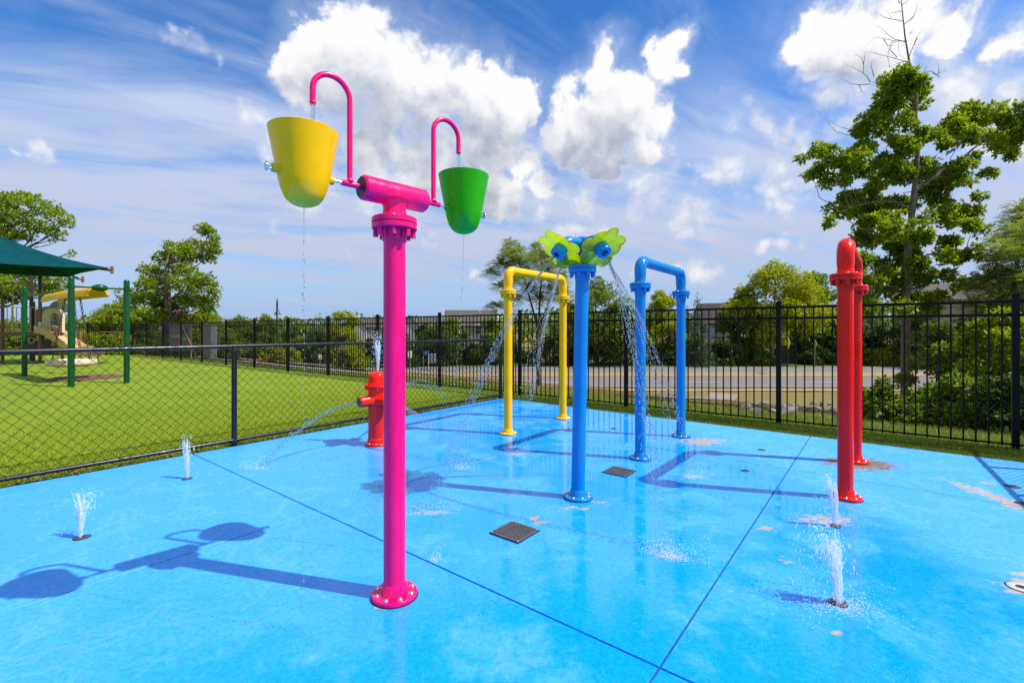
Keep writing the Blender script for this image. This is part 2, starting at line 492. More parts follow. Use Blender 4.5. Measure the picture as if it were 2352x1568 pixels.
    nt.put(b.inputs['Base Color'], col)
    rough = nt.m('MULTIPLY_ADD', dry, 0.42, nt.ss(nt.noise(P, 5, 5, .6), .3, .7, 0.03, 0.11))
    rough = nt.m('MULTIPLY_ADD', nt.m('MULTIPLY', chip, nt.m('SUBTRACT', 1.0, pud)), 0.4, rough)
    nt.put(b.inputs['Roughness'], rough)
    b.inputs['IOR'].default_value = 1.42
    rip = nt.noise(P, 26, 3, 0.5, 1.2)
    hgt = nt.m('ADD', nt.m('MULTIPLY', fin, nt.m('MULTIPLY_ADD', dry, 0.55, 0.06)), nt.m('MULTIPLY', nt.m('MULTIPLY', rip, nt.m('SUBTRACT', 1.0, dry)), 0.4))
    nt.put(b.inputs['Normal'], nt.bump(hgt, 0.16, 0.006))
    return m
M = {}
M['pad'] = pad_material()
M['joint'] = simple('joint_sealant', (0.010, 0.085, 0.20), 0.6, var=0.3, scale=20)

mb = MB()
us = [-99, *PADU, 99]; vs = [-99, *PADV, 99]
for i in range(len(us) - 1):
    for j in range(len(vs) - 1):
        p = PAD
        g = 0.0055
        p = clip(p, (U.x, U.y), us[i] + g, False); p = p and clip(p, (U.x, U.y), us[i + 1] - g, True)
        p = p and clip(p, (V.x, V.y), vs[j] + g, False); p = p and clip(p, (V.x, V.y), vs[j + 1] - g, True)
        if p and len(p) > 2: 
            if sum(p[k - 1][0] * p[k][1] - p[k][0] * p[k - 1][1] for k in range(len(p))) < 0: p = p[::-1]
            mb.prism(p, -0.10, 0.0, 0.002)
tag(mb.build('splash_pad', M['pad'], smooth=0), kind='structure')
mb = MB(); mb.prism(inset(PAD, 0.03), -0.06, -0.009)
tag(mb.build('pad_joint_filler', M['joint'], smooth=0), kind='structure')

# ---------------------------------------------------------------- fence lines
P3 = Vector((0.169, 10.05, 0))                       # tall post by the pad corner
DR = Vector((0.7840, -0.6208, 0))                    # tall fence, to the right
DL = Vector((-0.7997, 0.6004, 0))                    # tall fence, to the left
SP = 2.45
CORNER = P3 + DL * SP * 11
CLA = Vector((-3.383, 5.674, 0)); CLB = Vector((-0.2375, 9.627, 0))
CLD = (CLB - CLA).normalized()

# ---------------------------------------------------------------- playground lawn
def lawn_material():
    m, nt, b, out = new_mat('artificial_turf')
    P = pos(nt)
    a = nt.noise(P, 0.55, 4, .55); f = nt.noise(P, 42, 6, 0.72); g = nt.noise(P, 7, 5, .65)
    c = nt.mix(nt.ss(a, .3, .7), (0.205, 0.300, 0.006), (0.280, 0.365, 0.012))
    c = nt.mix(nt.m('MULTIPLY', nt.ss(f, .34, .62), .75), nt.mix(1.0, c, (0.48, 0.55, .5), 'MULTIPLY'), c)
    c = nt.mix(nt.ss(g, .45, .75, 0, .35), c, (0.30, 0.36, 0.02))
    nt.put(b.inputs['Base Color'], c); b.inputs['Roughness'].default_value = 0.75
    b.inputs['Specular IOR Level'].default_value = 0.25
    nt.put(b.inputs['Normal'], nt.bump(nt.noise(P, 70, 5, .7), 0.7, 0.02))
    return m
M['turf'] = lawn_material()
far_end = CORNER + Vector((-14, -0.4, 0))
lawn = [(CLB.x - .02, CLB.y), (P3.x + DL.x * .1, P3.y + DL.y * .1), (CORNER.x, CORNER.y), (far_end.x, far_end.y), (-40, 8), (-30, -9), (-12, -9), (-6.17 * V.x - 5.0 * U.x, -6.17 * V.y - 5.0 * U.y), (CLA.x, CLA.y)]
mb = MB(); mb.add([(x, y, -0.004) for x, y in lawn] , [tuple(range(len(lawn)))])
tag(mb.build('playground_lawn', M['turf'], smooth=0), kind='structure')

def strip_material():
    m, nt, b, out = new_mat('turf_border')
    P = pos(nt)
    f = nt.noise(P, 60, 6, 0.7); g = nt.noise(P, 6, 4, .6)
    c = nt.mix(nt.ss(f, .32, .66), (0.045, 0.085, 0.006), (0.155, 0.225, 0.014))
    c = nt.mix(nt.ss(g, .4, .7, 0, .5), c, (0.15, 0.20, 0.015))
    nt.put(b.inputs['Base Color'], c); b.inputs['Roughness'].default_value = 0.7
    nt.put(b.inputs['Normal'], nt.bump(f, 0.8, 0.02))
    return m
M['strip'] = strip_material()
e0 = PAD[5]; e1 = PAD[4]; e2 = PAD[3]
q0 = P3 + DR * -0.2; q1 = P3 + DR * 16
dpe = Vector((e2[0] - e1[0], e2[1] - e1[1])).normalized()
mb = MB(); mb.add([(e0[0] - .03, e0[1], -0.004), (e1[0], e1[1], -0.004), (e1[0] + dpe.x * 8, e1[1] + dpe.y * 8, -0.004), (q1.x, q1.y, -0.004), (q0.x, q0.y, -0.004)], [(0, 1, 2, 3, 4)])
tag(mb.build('turf_strip', M['strip'], smooth=0), kind='structure')

# ---------------------------------------------------------------- outer ground
def outer_material():
    m, nt, b, out = new_mat('summer_grass')
    P = pos(nt)
    d = nt.m('ADD', nt.vm('DOT_PRODUCT', P, (NF[0], NF[1], 0)), -8.05)
    a = nt.noise(P, 0.35, 5, .6); f = nt.noise(nt.map(P, (1, 1, 1)), 9, 7, 0.7); g = nt.noise(P, 1.6, 5, .62)
    green = nt.mix(nt.ss(f, .3, .7), (0.090, 0.150, 0.010), (0.195, 0.265, 0.024))
    tan = nt.mix(nt.ss(f, .3, .7), (0.140, 0.115, 0.030), (0.265, 0.210, 0.064))
    k = nt.m('ADD', nt.m('MULTIPLY', d, 0.115), nt.m('MULTIPLY_ADD', a, 1.3, -1.30))
    k = nt.ss(nt.m('ADD', k, nt.m('MULTIPLY_ADD', g, 0.8, -0.4)), 0.05, 0.60)
    c = nt.mix(k, green, tan)
    nt.put(b.inputs['Base Color'], c); b.inputs['Roughness'].default_value = 0.85
    b.inputs['Specular IOR Level'].default_value = 0.2
    nt.put(b.inputs['Normal'], nt.bump(nt.noise(P, 18, 7, .72), 0.9, 0.06))
    return m
M['outer'] = outer_material()
def grid_sheet(name, mat, x0, x1, y0, y1, step, zf, keep=None):
    nx = int((x1 - x0) / step) + 1; ny = int((y1 - y0) / step) + 1
    xs = np.linspace(x0, x1, nx); ys = np.linspace(y0, y1, ny)
    vs = []; ix = {}
    for j in range(ny):
        for i in range(nx): vs.append((xs[i], ys[j], zf(xs[i], ys[j])))
    fs = []
    for j in range(ny - 1):
        for i in range(nx - 1):
            cx, cy = (xs[i] + xs[i + 1]) / 2, (ys[j] + ys[j + 1]) / 2
            if keep is None or keep(cx, cy): fs.append((j * nx + i, j * nx + i + 1, (j + 1) * nx + i + 1, (j + 1) * nx + i))
    return np_mesh(name, np.array(vs), np.array(fs), mat, smooth=True)
def zt(x, y):
    z = terrain(x, y)
    s = x * NF[0] + y * NF[1] - 8.05
    if s < 0.3: z = min(z, -0.05 if s > -0.9 else -0.22)
    if s > 4: z += 0.05 * math.sin(x * .7 + y * .3) * math.sin(y * .45 - x * .2)
    return z
# near sheet fine, far apron coarse
tag(grid_sheet('outer_ground', M['outer'], -60, 80, -20, 120, 1.0, zt), kind='structure')
mb = MB()
zf_ = -3.45
ring = [(-60, -20), (80, -20), (80, 120), (-60, 120)]; big = [(-1500, -800), (1500, -800), (1500, 1800), (-1500, 1800)]
zr = {0: -0.3, 1: terrain(80, -20), 2: -3.45, 3: -3.45}
sub = []
for i in range(4):
    a, b_ = ring[i], ring[(i + 1) % 4]; A, B_ = big[i], big[(i + 1) % 4]
    n = 140
    for k in range(n):
        t0, t1 = k / n, (k + 1) / n
        l = lambda p, q, t: (p[0] + (q[0] - p[0]) * t, p[1] + (q[1] - p[1]) * t)
        r0, r1 = l(a, b_, t0), l(a, b_, t1); R0, R1 = l(A, B_, t0), l(A, B_, t1)
        mb.add([(*r0, zt(*r0) - .002), (*R0, -3.6), (*R1, -3.6), (*r1, zt(*r1) - .002)], [(0, 1, 2, 3)])
tag(mb.build('distant_ground', M['outer'], smooth=0), kind='structure')

# ---------------------------------------------------------------- road
M['asphalt'] = simple('asphalt', (0.165, 0.162, 0.162), 0.85, var=0.10, scale=3, bump=0.3, bscale=60, spec=0.3)
M['path'] = simple('brown_asphalt_path', (0.26, 0.205, 0.185), 0.88, var=0.12, scale=2.2, bump=0.3, bscale=50, spec=0.3)
M['kerb'] = simple('kerb_concrete', (0.40, 0.31, 0.22), 0.85, var=0.14, scale=4, bump=0.2)
M['paint_w'] = simple('road_paint_white', (0.66, 0.66, 0.64), 0.7, var=0.12, scale=5)
M['paint_y'] = simple('road_paint_yellow', (0.66, 0.36, 0.03), 0.7, var=0.15, scale=5)
M['median'] = simple('dry_median_grass', (0.27, 0.21, 0.075), 0.9, var=0.35, scale=4, bump=0.6, bscale=15)
def strip(name, mat, y0, y1, dz, x0=-59, x1=79, step=1.0, lift=0.0, kind='structure'):
    """a band running across the view, draped on the slope"""
    n = int((x1 - x0) / step)
    k = max(1, int(round((y1 - y0) / 1.0)))
    vs = []; fs = []
    for i in range(n + 1):
        x = x0 + (x1 - x0) * i / n
        for j in range(k + 1):
            y = y0 + (y1 - y0) * j / k
            vs.append((x, y, road_z(x, y) + dz))
    for i in range(n):
        for j in range(k):
            a = i * (k + 1) + j
            fs.append((a, a + k + 1, a + k + 2, a + 1))
    o = np_mesh(name, np.array(vs), np.array(fs), mat, smooth=True)
    return tag(o, kind=kind)
def road_z(x, y):
    return max(-0.02 - 0.13 * max(0.0, x * NF[0] + y * NF[1] - 8.05), -3.42) + 0.07
def kerb(name, y, x0=-59, x1=79, w=0.30, h=0.14):
    n = int((x1 - x0)); vs = []; fs = []
    for i in range(n + 1):
        x = x0 + (x1 - x0) * i / n; z = road_z(x, y)
        vs += [(x, y - w / 2, z - .1), (x, y - w / 2, z + h), (x, y + w / 2, z + h), (x, y + w / 2, z - .1)]
    for i in range(n):
        a = i * 4
        for j in range(3): fs.append((a + j, a + 4 + j, a + 5 + j, a + 1 + j))
    return tag(np_mesh(name, np.array(vs), np.array(fs), M['kerb']), kind='structure')
strip('near_road', M['asphalt'], 38.8, 47.1, 0.0)
strip('far_road', M['asphalt'], 51.2, 58.6, 0.0)
strip('road_median', M['median'], 47.2, 51.1, 0.10)
kerb('road_kerb', 47.15); kerb('road_kerb', 51.15); kerb('road_kerb', 58.7); kerb('road_kerb', 38.7, w=.22, h=.12)
strip('road_edge_line', M['paint_y'], 46.62, 46.78, 0.006)
for (ya, per, ln, off) in ((42.7, 12.0, 4.6, 0.6), (54.9, 12.0, 4.6, 4.0)):
    vs = []; fs = []
    x = -58 + off
    while x < 76:
        xs_ = [x + ln * t / 4 for t in range(5)]
        for k in range(4):
            b0 = len(vs)
            for (xx, yy) in ((xs_[k], ya), (xs_[k + 1], ya), (xs_[k + 1], ya + .13), (xs_[k], ya + .13)):
                vs.append((xx, yy, road_z(xx, yy) + 0.008))
            fs.append((b0, b0 + 1, b0 + 2, b0 + 3))
        x += per
    tag(np_mesh('lane_marking', np.array(vs), np.array(fs), M['paint_w']), kind='structure')
strip('road_edge_line', M['paint_w'], 51.75, 51.9, 0.006); strip('road_edge_line', M['paint_w'], 57.9, 58.05, 0.006)
strip('sidewalk', M['kerb'], 36.6, 37.3, 0.0, 6, 79)
M['verge'] = simple('dark_verge_grass', (0.075, 0.105, 0.016), 0.9, var=.4, scale=2, bump=.6, bscale=15)  # dark green grass beyond the far road
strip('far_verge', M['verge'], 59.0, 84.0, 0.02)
# footpath coming up the slope, and the brown path behind the long fence
def ribbon(name, mat, pts, w, dz=0.06):
    """a path of width w along 2-D points, draped on the terrain"""
    P_ = []
    for a, b_ in zip(pts[:-1], pts[1:]):
        n = max(1, int(math.hypot(b_[0] - a[0], b_[1] - a[1]) / 0.7))
        P_ += [(a[0] + (b_[0] - a[0]) * t / n, a[1] + (b_[1] - a[1]) * t / n) for t in range(n)]
    P_.append(pts[-1])
    vs = []; fs = []
    K = 3
    for i, p in enumerate(P_):
        q = P_[min(i + 1, len(P_) - 1)]; r = P_[max(i - 1, 0)]
        d = Vector((q[0] - r[0], q[1] - r[1])).normalized()
        for j in range(K + 1):
            o = (j / K - .5) * w
            x, y = p[0] - d.y * o, p[1] + d.x * o
            vs.append((x, y, max(terrain(x, y), zt(x, y)) + dz))
    for i in range(len(P_) - 1):
        for j in range(K):
            a = i * (K + 1) + j
            fs.append((a, a + K + 1, a + K + 2, a + 1))
    return tag(np_mesh(name, np.array(vs), np.array(fs), mat, smooth=True), kind='structure')
ribbon('footpath', M['path'], [at(1505, 22.5), at(1560, 23.5), at(1605, 26), at(1640, 30), at(1665, 35)], 1.9)
n_ = Vector((NF[0], NF[1]))
pa = P3 + DL * 1 + Vector((NF[0], NF[1], 0)) * 6.5
ribbon('brown_path', M['path'], [(-6.0, 20.8), (-10, 23.7), (-16, 27.9), (-24, 33.4), (-34, 40)], 3.2)
ribbon('side_street', M['asphalt'], [(-11.5, 37.5), (-15, 34), (-24, 44), (-42, 75), (-52, 95)], 6.5, 0.10)
ribbon('side_street_kerb', M['kerb'], [(-8.2, 26.5), (-13, 29.4), (-18, 33), (-24, 37.2)], 0.4, 0.14)

# ---------------------------------------------------------------- grass blades (beyond counting)
def blades(name, mat, n, sampler, h, w, lean, seed, zfun):
    g = np.random.default_rng(seed)
    xy = sampler(g, n); n = len(xy)
    z = zfun(xy)
    hh = h * g.uniform(.55, 1.25, n); ang = g.uniform(0, 2 * PI, n); ww = w * g.uniform(.6, 1.3, n)
    dx, dy = np.cos(ang) * ww / 2, np.sin(ang) * ww / 2
    la = g.uniform(0, 2 * PI, n); ll = g.uniform(0, lean, n) * hh
    b0 = np.stack([xy[:, 0] - dx, xy[:, 1] - dy, z], 1); b1 = np.stack([xy[:, 0] + dx, xy[:, 1] + dy, z], 1)
    t = np.stack([xy[:, 0] + np.cos(la) * ll, xy[:, 1] + np.sin(la) * ll, z + hh], 1)
    vs = np.stack([b0, b1, t], 1).reshape(-1, 3)
    fs = np.arange(n * 3).reshape(-1, 3)
    return tag(np_mesh(name, vs, fs, mat), kind='stuff')
def blade_mat(name, c0, c1, tr=0.3):
    m, nt, b, out = new_mat(name)
    gi = nt.new('ShaderNodeNewGeometry').outputs['Random Per Island']
    c = nt.mix(gi, c0, c1)
    nt.put(b.inputs['Base Color'], c); b.inputs['Roughness'].default_value = 0.55; b.inputs['Specular IOR Level'].default_value = 0.3
    t = nt.new('ShaderNodeBsdfTranslucent'); nt.put(t.inputs[0], c)
    mx_ = nt.new('ShaderNodeMixShader'); mx_.inputs[0].default_value = tr
    nt.l.new(b.outputs[0], mx_.inputs[1]); nt.l.new(t.outputs[0], mx_.inputs[2]); nt.l.new(mx_.outputs[0], out.inputs[0])
    return m
M['blade_lime'] = blade_mat('turf_blade', (0.19, 0.30, 0.006), (0.38, 0.46, 0.020))
M['blade_dark'] = blade_mat('border_blade', (0.055, 0.115, 0.006), (0.21, 0.28, 0.018))
M['blade_wild'] = blade_mat('wild_blade', (0.10, 0.18, 0.012), (0.29, 0.35, 0.03))
M['blade_dry'] = blade_mat('dry_blade', (0.16, 0.15, 0.03), (0.36, 0.28, 0.09))
def in_lawn(g, n):
    # denser near the chain link fence
    s = g.uniform(-5, 5.2, n); d = g.exponential(2.0, n)
    x = CLA.x + CLD.x * s - CLD.y * d; y = CLA.y + CLD.y * s + CLD.x * d
    sn = x * NF[0] + y * NF[1]
    k = (sn < 7.9)
    return np.stack([x, y], 1)[k]
blades('turf_fibre', M['blade_lime'], 120000, in_lawn, 0.028, 0.007, 0.8, 3, lambda p: np.full(len(p), -0.004))
def in_strip(g, n):
    t = g.uniform(0, 1, n) ** 0.7 ; q = g.uniform(0.01, 1, n)
    ax, ay = e0[0] + (e1[0] + dpe.x * 3 - e0[0]) * t, e0[1] + (e1[1] + dpe.y * 3 - e0[1]) * t
    bx, by = q0.x + .1 + (q0.x + DR.x * 11 - q0.x) * t, q0.y + (q0.y + DR.y * 11 - q0.y) * t
    return np.stack([ax + (bx - ax) * q, ay + (by - ay) * q], 1)
blades('turf_fibre', M['blade_dark'], 75000, in_strip, 0.032, 0.006, 1.0, 4, lambda p: np.full(len(p), -0.004))
def in_outer(g, n):
    t = g.uniform(-14, 16, n); d = g.exponential(3.0, n) + 0.05
    x = P3.x + DR.x * t + NF[0] * d; y = P3.y + DR.y * t + NF[1] * d
    return np.stack([x, y], 1)
tz = lambda p: np.array([zt(a, b_) for a, b_ in p])
blades('wild_grass', M['blade_wild'], 60000, in_outer, 0.085, 0.010, 0.9, 5, tz)
def in_dry(g, n):
    t = g.uniform(-10, 25, n); d = g.uniform(3, 24, n)
    x = P3.x + DR.x * t + NF[0] * d; y = P3.y + DR.y * t + NF[1] * d
    return np.stack([x, y], 1)
blades('dry_grass', M['blade_dry'], 45000, in_dry, 0.10, 0.016, 1.0, 6, tz)
# ---------------------------------------------------------------- fences
M['black'] = simple('black_powder_coat', (0.0035, 0.0035, 0.0045), 0.38, var=0.3, scale=6, spec=0.16, rvar=0.08)
M['vinyl'] = simple('black_vinyl', (0.007, 0.0075, 0.010), 0.30, var=0.3, scale=9, spec=0.45)
M['wire'] = simple('vinyl_coated_wire', (0.007, 0.007, 0.008), 0.42, var=0.2, scale=9, spec=0.35)
M['rustpost'] = simple('dark_brown_steel', (0.035, 0.022, 0.016), 0.5, var=0.4, scale=8)
TH = 1.755
def tall_post(p, parent, ax, top=1.80):
    mb = MB(); X, Y = ax
    mb.box((p.x, p.y, top / 2 - .05), (0.064, 0.064, top + .1), (X, Y, ZU))
    mb.box((p.x, p.y, top + 0.012), (0.074, 0.074, 0.024), (X, Y, ZU))
    mb.box((p.x, p.y, top + 0.03), (0.05, 0.05, 0.014), (X, Y, ZU))
    return mb.build('post', M['black'], parent, smooth=0, bevel=0.004)
def picket_panel(a, b, parent, ax, gap=0.111):
    X, Y = ax
    mb = MB()
    d = (b - a); L = d.length; d = d / L
    c = (a + b) / 2; l = L - 0.066
    for z in (TH - 0.016, TH - 0.176):
        mb.box((c.x, c.y, z), (l, 0.032, 0.034), (X, Y, ZU))
    mb.box((c.x, c.y, 0.052), (l, 0.022, 0.020), (X, Y, ZU))
    n = int(round(L / gap))
    for i in range(1, n):
        p = a + d * (L * i / n)
        mb.box((p.x, p.y, (TH - 0.02 + 0.03) / 2), (0.0165, 0.0165, TH - 0.05), (X, Y, ZU))
    for e, s in ((a, 1), (b, -1)):
        for z in (TH - 0.016, TH - 0.176):
            q = e + d * s * 0.042
            mb.box((q.x, q.y, z), (0.022, 0.042, 0.042), (X, Y, ZU))
    return mb.build('picket_panel', M['black'], parent, smooth=0)
def tall_fence(label, a, d, n, sp, first=True, last=True):
    t = thing('picket_fence', label, 'fence', (a.x, a.y, 0))
    X = d; Y = Vector((-d.y, d.x, 0))
    loc = Vector((0, 0, 0))
    pts = [loc + d * sp * i for i in range(n + 1)]
    for i, p in enumerate(pts):
        if (i > 0 or first) and (i < n or last): tall_post(p, t, (X, Y))
    for p, q in zip(pts[:-1], pts[1:]): picket_panel(p, q, t, (X, Y))
    return t
tall_fence('tall black picket fence behind the blue and red arches', P3, DR, 5, SP)
tall_fence('long black picket fence running behind the lawn to the playground corner', P3, DL, 11, SP, first=False)
tall_fence('black picket fence far behind the slide and swing', CORNER, Vector((-0.9996, -0.0287, 0)), 6, SP, first=False)

def clink(label, CLA, CLB, L0, posts, infill):
    t = thing('chain_link_fence', label, 'fence', (CLA.x, CLA.y, 0))
    L1 = (CLB - CLA).length
    d = (CLB - CLA).normalized(); nrm = Vector((-d.y, d.x, 0))
    for s in posts:
        p = d * s; big = s == L1
        mb = MB(); r = 0.030 if not big else 0.036
        mb.lathe([(r, -0.1), (r, 1.165)], (p.x, p.y, 0), n=18)
        mb.lathe([(r + .006, 1.10), (r + .007, 1.13), (r + .006, 1.165), (r - .006, 1.19), (.020, 1.205)], (p.x, p.y, 0), n=18)
        mb.lathe([(r + .003, 0.02), (r + .012, 0.028), (r + .012, .06), (r + .003, .068)], (p.x, p.y, 0), n=18)
        # tie bands
        for z in (0.25, 0.52, 0.78, 1.02):
            mb.lathe([(r + .0005, z), (r + .005, z + .002), (r + .005, z + .008), (r + .0005, z + .010)], (p.x, p.y, 0), n=18, cap0=False, cap1=False)
        mb.lathe([(.020, -.022), (.0262, -.020), (.0262, .020), (.020, .022)], (p.x, p.y, 1.205), d, n=16)
        mb.build('post', M['vinyl'], t)
    for nm, z, r in (('top_rail', 1.205, 0.0215), ('bottom_rail', 0.062, 0.0215)):
        mb = MB()
        mb.tube([d * s + ZU * z for s in np.linspace(L0, L1, 22)], r, 14)
        x = L0 + 1.1
        while x < L1:                # swaged joints
            mb.lathe([(r + .0003, -.05), (r + .0016, -.045), (r + .0016, .05), (r + .0003, .055)], d * x + ZU * z, d, n=14, cap0=False, cap1=False)
            x += 2.9
        g = random.Random(3); s = L0 + .2
        while s < L1:                # wire ties
            c = d * (s + g.uniform(-.05, .05)) + ZU * z
            mb.tube([c + (nrm * math.cos(a) + ZU * math.sin(a)) * 0.0235 + d * 0.012 * (a / 6.3) for a in np.linspace(0, 6.0, 12)], 0.0019, 5)
            s += 0.60
        mb.build(nm, M['vinyl'], t)
    # woven fabric: zig-zag wires, each crossing its neighbours
    P_ = 0.100; z0, z1 = 0.035, 1.245
    rows = int(round((z1 - z0) / (P_ / 2)))
    dz = (z1 - z0) / rows; n = int((L1 - L0) / P_)
    r = 0.0029; off = 0.0024
    vs = []; fs = []
    for k in range(n):
        s0 = L0 + k * P_
        for ph in (0,):
            pts = []
            for i in range(rows + 1):
                s = s0 + (P_ / 2 if i % 2 else 0) 
                pts.append((s, z0 + i * dz, off if i % 2 else -off))
            # ends curl over into knuckles
            pts = [(pts[0][0] + .012, pts[0][1] - .006, off)] + pts + [(pts[-1][0] + (.014 if rows % 2 == 0 else -.014), pts[-1][1] - .010, off)]
            P3d = [d * a + nrm * c + ZU * b_ for a, b_, c in pts]
            m_ = MB(); m_.tube(P3d, r, 5, caps=False)
            b0 = len(vs); vs.extend(m_.v); fs.extend([tuple(b0 + i for i in f) for f in m_.f])
            # the return strand that makes the diamond
            pts2 = [(s0 + P_ - (P_ / 2 if i % 2 else 0), z0 + i * dz, -off if i % 2 else off) for i in range(rows + 1)]
            P3d = [d * a + nrm * c + ZU * b_ for a, b_, c in pts2]
            m_ = MB(); m_.tube(P3d, r, 5, caps=False)
            b0 = len(vs); vs.extend(m_.v); fs.extend([tuple(b0 + i for i in f) for f in m_.f])
    o = np_mesh('wire_mesh', np.array([tuple(v) for v in vs]), np.array(fs), M['wire'], t, smooth=True)
    if not infill: return t
    # short infill to the gate post beside the tall fence
    mb = MB(); q = Vector((0.02, 9.93, 0)) - CLA
    mb.lathe([(.026, -.1), (.026, 1.36), (.02, 1.375)], q, n=14)
    mb.build('gate_post', M['rustpost'], t)
    a = CLB - CLA
    for z in (1.205, .062):
        mb = MB(); mb.tube([a + ZU * z, q + ZU * z], .018, 10); mb.build('gap_rail', M['vinyl'], t)
    return t
clink('low black chain link fence between the blue pad and lawn', CLA, CLB, -5.05, (-5.05, -2.525, 0.0, (CLB - CLA).length / 2, (CLB - CLA).length), True)
RA = Vector((5.167, 3.724, 0)); RB = Vector((6.34, 5.33, 0))
clink('low black chain link fence off the right end of the pad casting the net shadow', RA, RB, -2.6, (-2.6, -1.3, 0.0, 1.0, (RB - RA).length), False)

# leaf litter and stray grass caught along the foot of the fence
def litter():
    g = np.random.default_rng(12); n = 520
    s = g.uniform(-4.5, 5, n); d = g.normal(0.0, .035, n)
    x = CLA.x + CLD.x * s - CLD.y * d; y = CLA.y + CLD.y * s + CLD.x * d
    sz = g.uniform(.010, .032, n); a = g.uniform(0, 6.28, n); t1 = g.uniform(-.5, .5, n)
    ca, sa = np.cos(a), np.sin(a)
    z = g.uniform(.004, .022, n)
    q = []
    for (i, j) in ((-1, 0), (0, -.45), (1, 0), (0, .45)):
        q.append(np.stack([x + (i * ca - j * sa) * sz, y + (i * sa + j * ca) * sz, z + (i * t1 + abs(j) * .4) * sz * .6 + .004], 1))
    vs = np.stack(q, 1).reshape(-1, 3)
    m = blade_mat('fallen_leaf', (0.16, 0.05, 0.015), (0.42, 0.30, 0.10), .1)
    tag(np_mesh('leaf_litter', vs, np.arange(n * 4).reshape(-1, 4), m), kind='stuff')
    def smp(g, n):
        s = g.uniform(-4.5, 5, n // 14)
        s = np.repeat(s, 14) + g.normal(0, .018, len(s) * 14); d = g.normal(0.0, .016, len(s))
        return np.stack([CLA.x + CLD.x * s - CLD.y * d, CLA.y + CLD.y * s + CLD.x * d], 1)
    blades('stray_grass', M['blade_wild'], 1400, smp, 0.075, 0.006, 1.6, 9, lambda p: np.zeros(len(p)))
litter()
# ---------------------------------------------------------------- painted pipework
def paint(name, col, rough=0.22):
    m, nt, b, out = new_mat(name)
    P = pos(nt)
    f = nt.noise(P, 5, 5, .6)
    c = nt.mix(nt.ss(f, .3, .7), [x * .93 for x in col], [min(1, x * 1.05) for x in col])
    # dried water spots
    sp = nt.ss(nt.voro(nt.map(P, (1, 1, .55)), 55, 'F1'), 0.13, 0.05)
    sp = nt.m('MULTIPLY', sp, nt.ss(nt.noise(P, 9, 3, .5), .60, .78, 0, .22))
    c = nt.mix(sp, c, [min(1, x * .8 + .16) for x in col])
    # hard-water runs down the pipe and rubbed, sun-faded patches
    run = nt.noise(nt.map(P, (26, 26, 1.1)), 1.0, 5, .6)
    run = nt.m('MULTIPLY', nt.ss(run, .56, .78), nt.ss(nt.noise(P, 2.2, 4, .6), .42, .68, 0, .20))
    c = nt.mix(run, c, [min(1, x * .75 + .22) for x in col])
    fade = nt.ss(nt.noise(P, 1.3, 5, .6), .45, .75, 0, .14)
    c = nt.mix(fade, c, [x * .88 + .06 for x in col])
    nick = nt.m('MULTIPLY', nt.ss(nt.noise(P, 46, 6, .7), .735, .755), nt.ss(nt.noise(P, 3.1, 3, .5), .52, .62))
    c = nt.mix(nick, c, (0.45, 0.43, 0.42))
    nt.put(b.inputs['Base Color'], c)
    nt.put(b.inputs['Roughness'], nt.ss(nt.noise(P, 14, 5, .65), .25, .75, rough - .06, rough + .10))
    b.inputs['Specular IOR Level'].default_value = 0.30
    orange_peel = nt.noise(P, 190, 2, .5)
    nt.put(b.inputs['Normal'], nt.bump(orange_peel, 0.06, 0.002))
    return m
M['pink'] = paint('pink_paint', (0.93, 0.0012, 0.155))
M['yellow'] = paint('yellow_paint', (0.92, 0.485, 0.001))
M['green'] = paint('green_paint', (0.020, 0.38, 0.002))
M['red'] = paint('red_paint', (0.88, 0.004, 0.002))
M['hydrant'] = paint('orange_red_paint', (0.90, 0.013, 0.003))
M['blue'] = paint('blue_paint', (0.0003, 0.205, 0.53))
M['steel'] = simple('stainless_steel', (0.62, 0.62, 0.63), 0.22, metal=1.0, var=.08, scale=30)
M['gasket'] = simple('black_gasket', (0.012, 0.012, 0.013), 0.5)
M['dark'] = simple('opening_shade', (0.006, 0.007, 0.008), 0.6)  # near-black, stands in for the shade inside openings
PR = 0.0572          # pipe radius

bolt_me = {}
def bolt(parent, p, r=0.0125, axis=(0, 0, 1), mat='steel', hexa=False, h=None):
    key = (round(r, 4), mat, hexa, h, tuple(round(a, 2) for a in axis))
    if key not in bolt_me:
        mb = MB()
        if hexa: mb.lathe([(r, 0), (r, (h or r * 1.6) - .003), (r * .8, h or r * 1.6)], (0, 0, 0), axis, n=8)
        else: mb.lathe([(r * 1.25, 0), (r * 1.25, .002), (r, .002), (r * .97, r * .35), (r * .72, r * .68), (r * .35, r * .82), (r * .2, r * .78)], (0, 0, 0), axis, n=14)
        o = mb.build('bolt', M[mat]); bolt_me[key] = o.data
    else:
        o = bpy.data.objects.new('bolt', bolt_me[key]); COL.objects.link(o)
    o.parent = parent; o.location = p
    return o
def base_flange(t, c, m, R_=0.118, th=0.024, nb=8, a0=0.2):
    c = Vector(c); mb = MB()
    mb.lathe([(R_ - .004, 0.001), (R_, .005), (R_, th - .005), (R_ - .004, th), (.069, th), (.0665, th + .004), (.0645, th + .042), (.060, th + .050), (PR - .002, th + .052)], c, n=48)
    f = mb.build('base_flange', m, t)
    mb = MB(); mb.lathe([(R_ + .005, 0.0008), (R_ + .004, .0035), (R_ - .01, .004)], c, n=48); mb.build('gasket', M['gasket'], f)
    for i in range(nb):
        a = a0 + 2 * PI * i / nb
        bolt(f, c + Vector((math.cos(a), math.sin(a), 0)) * (R_ - .024) + ZU * th, 0.0125)
    return f
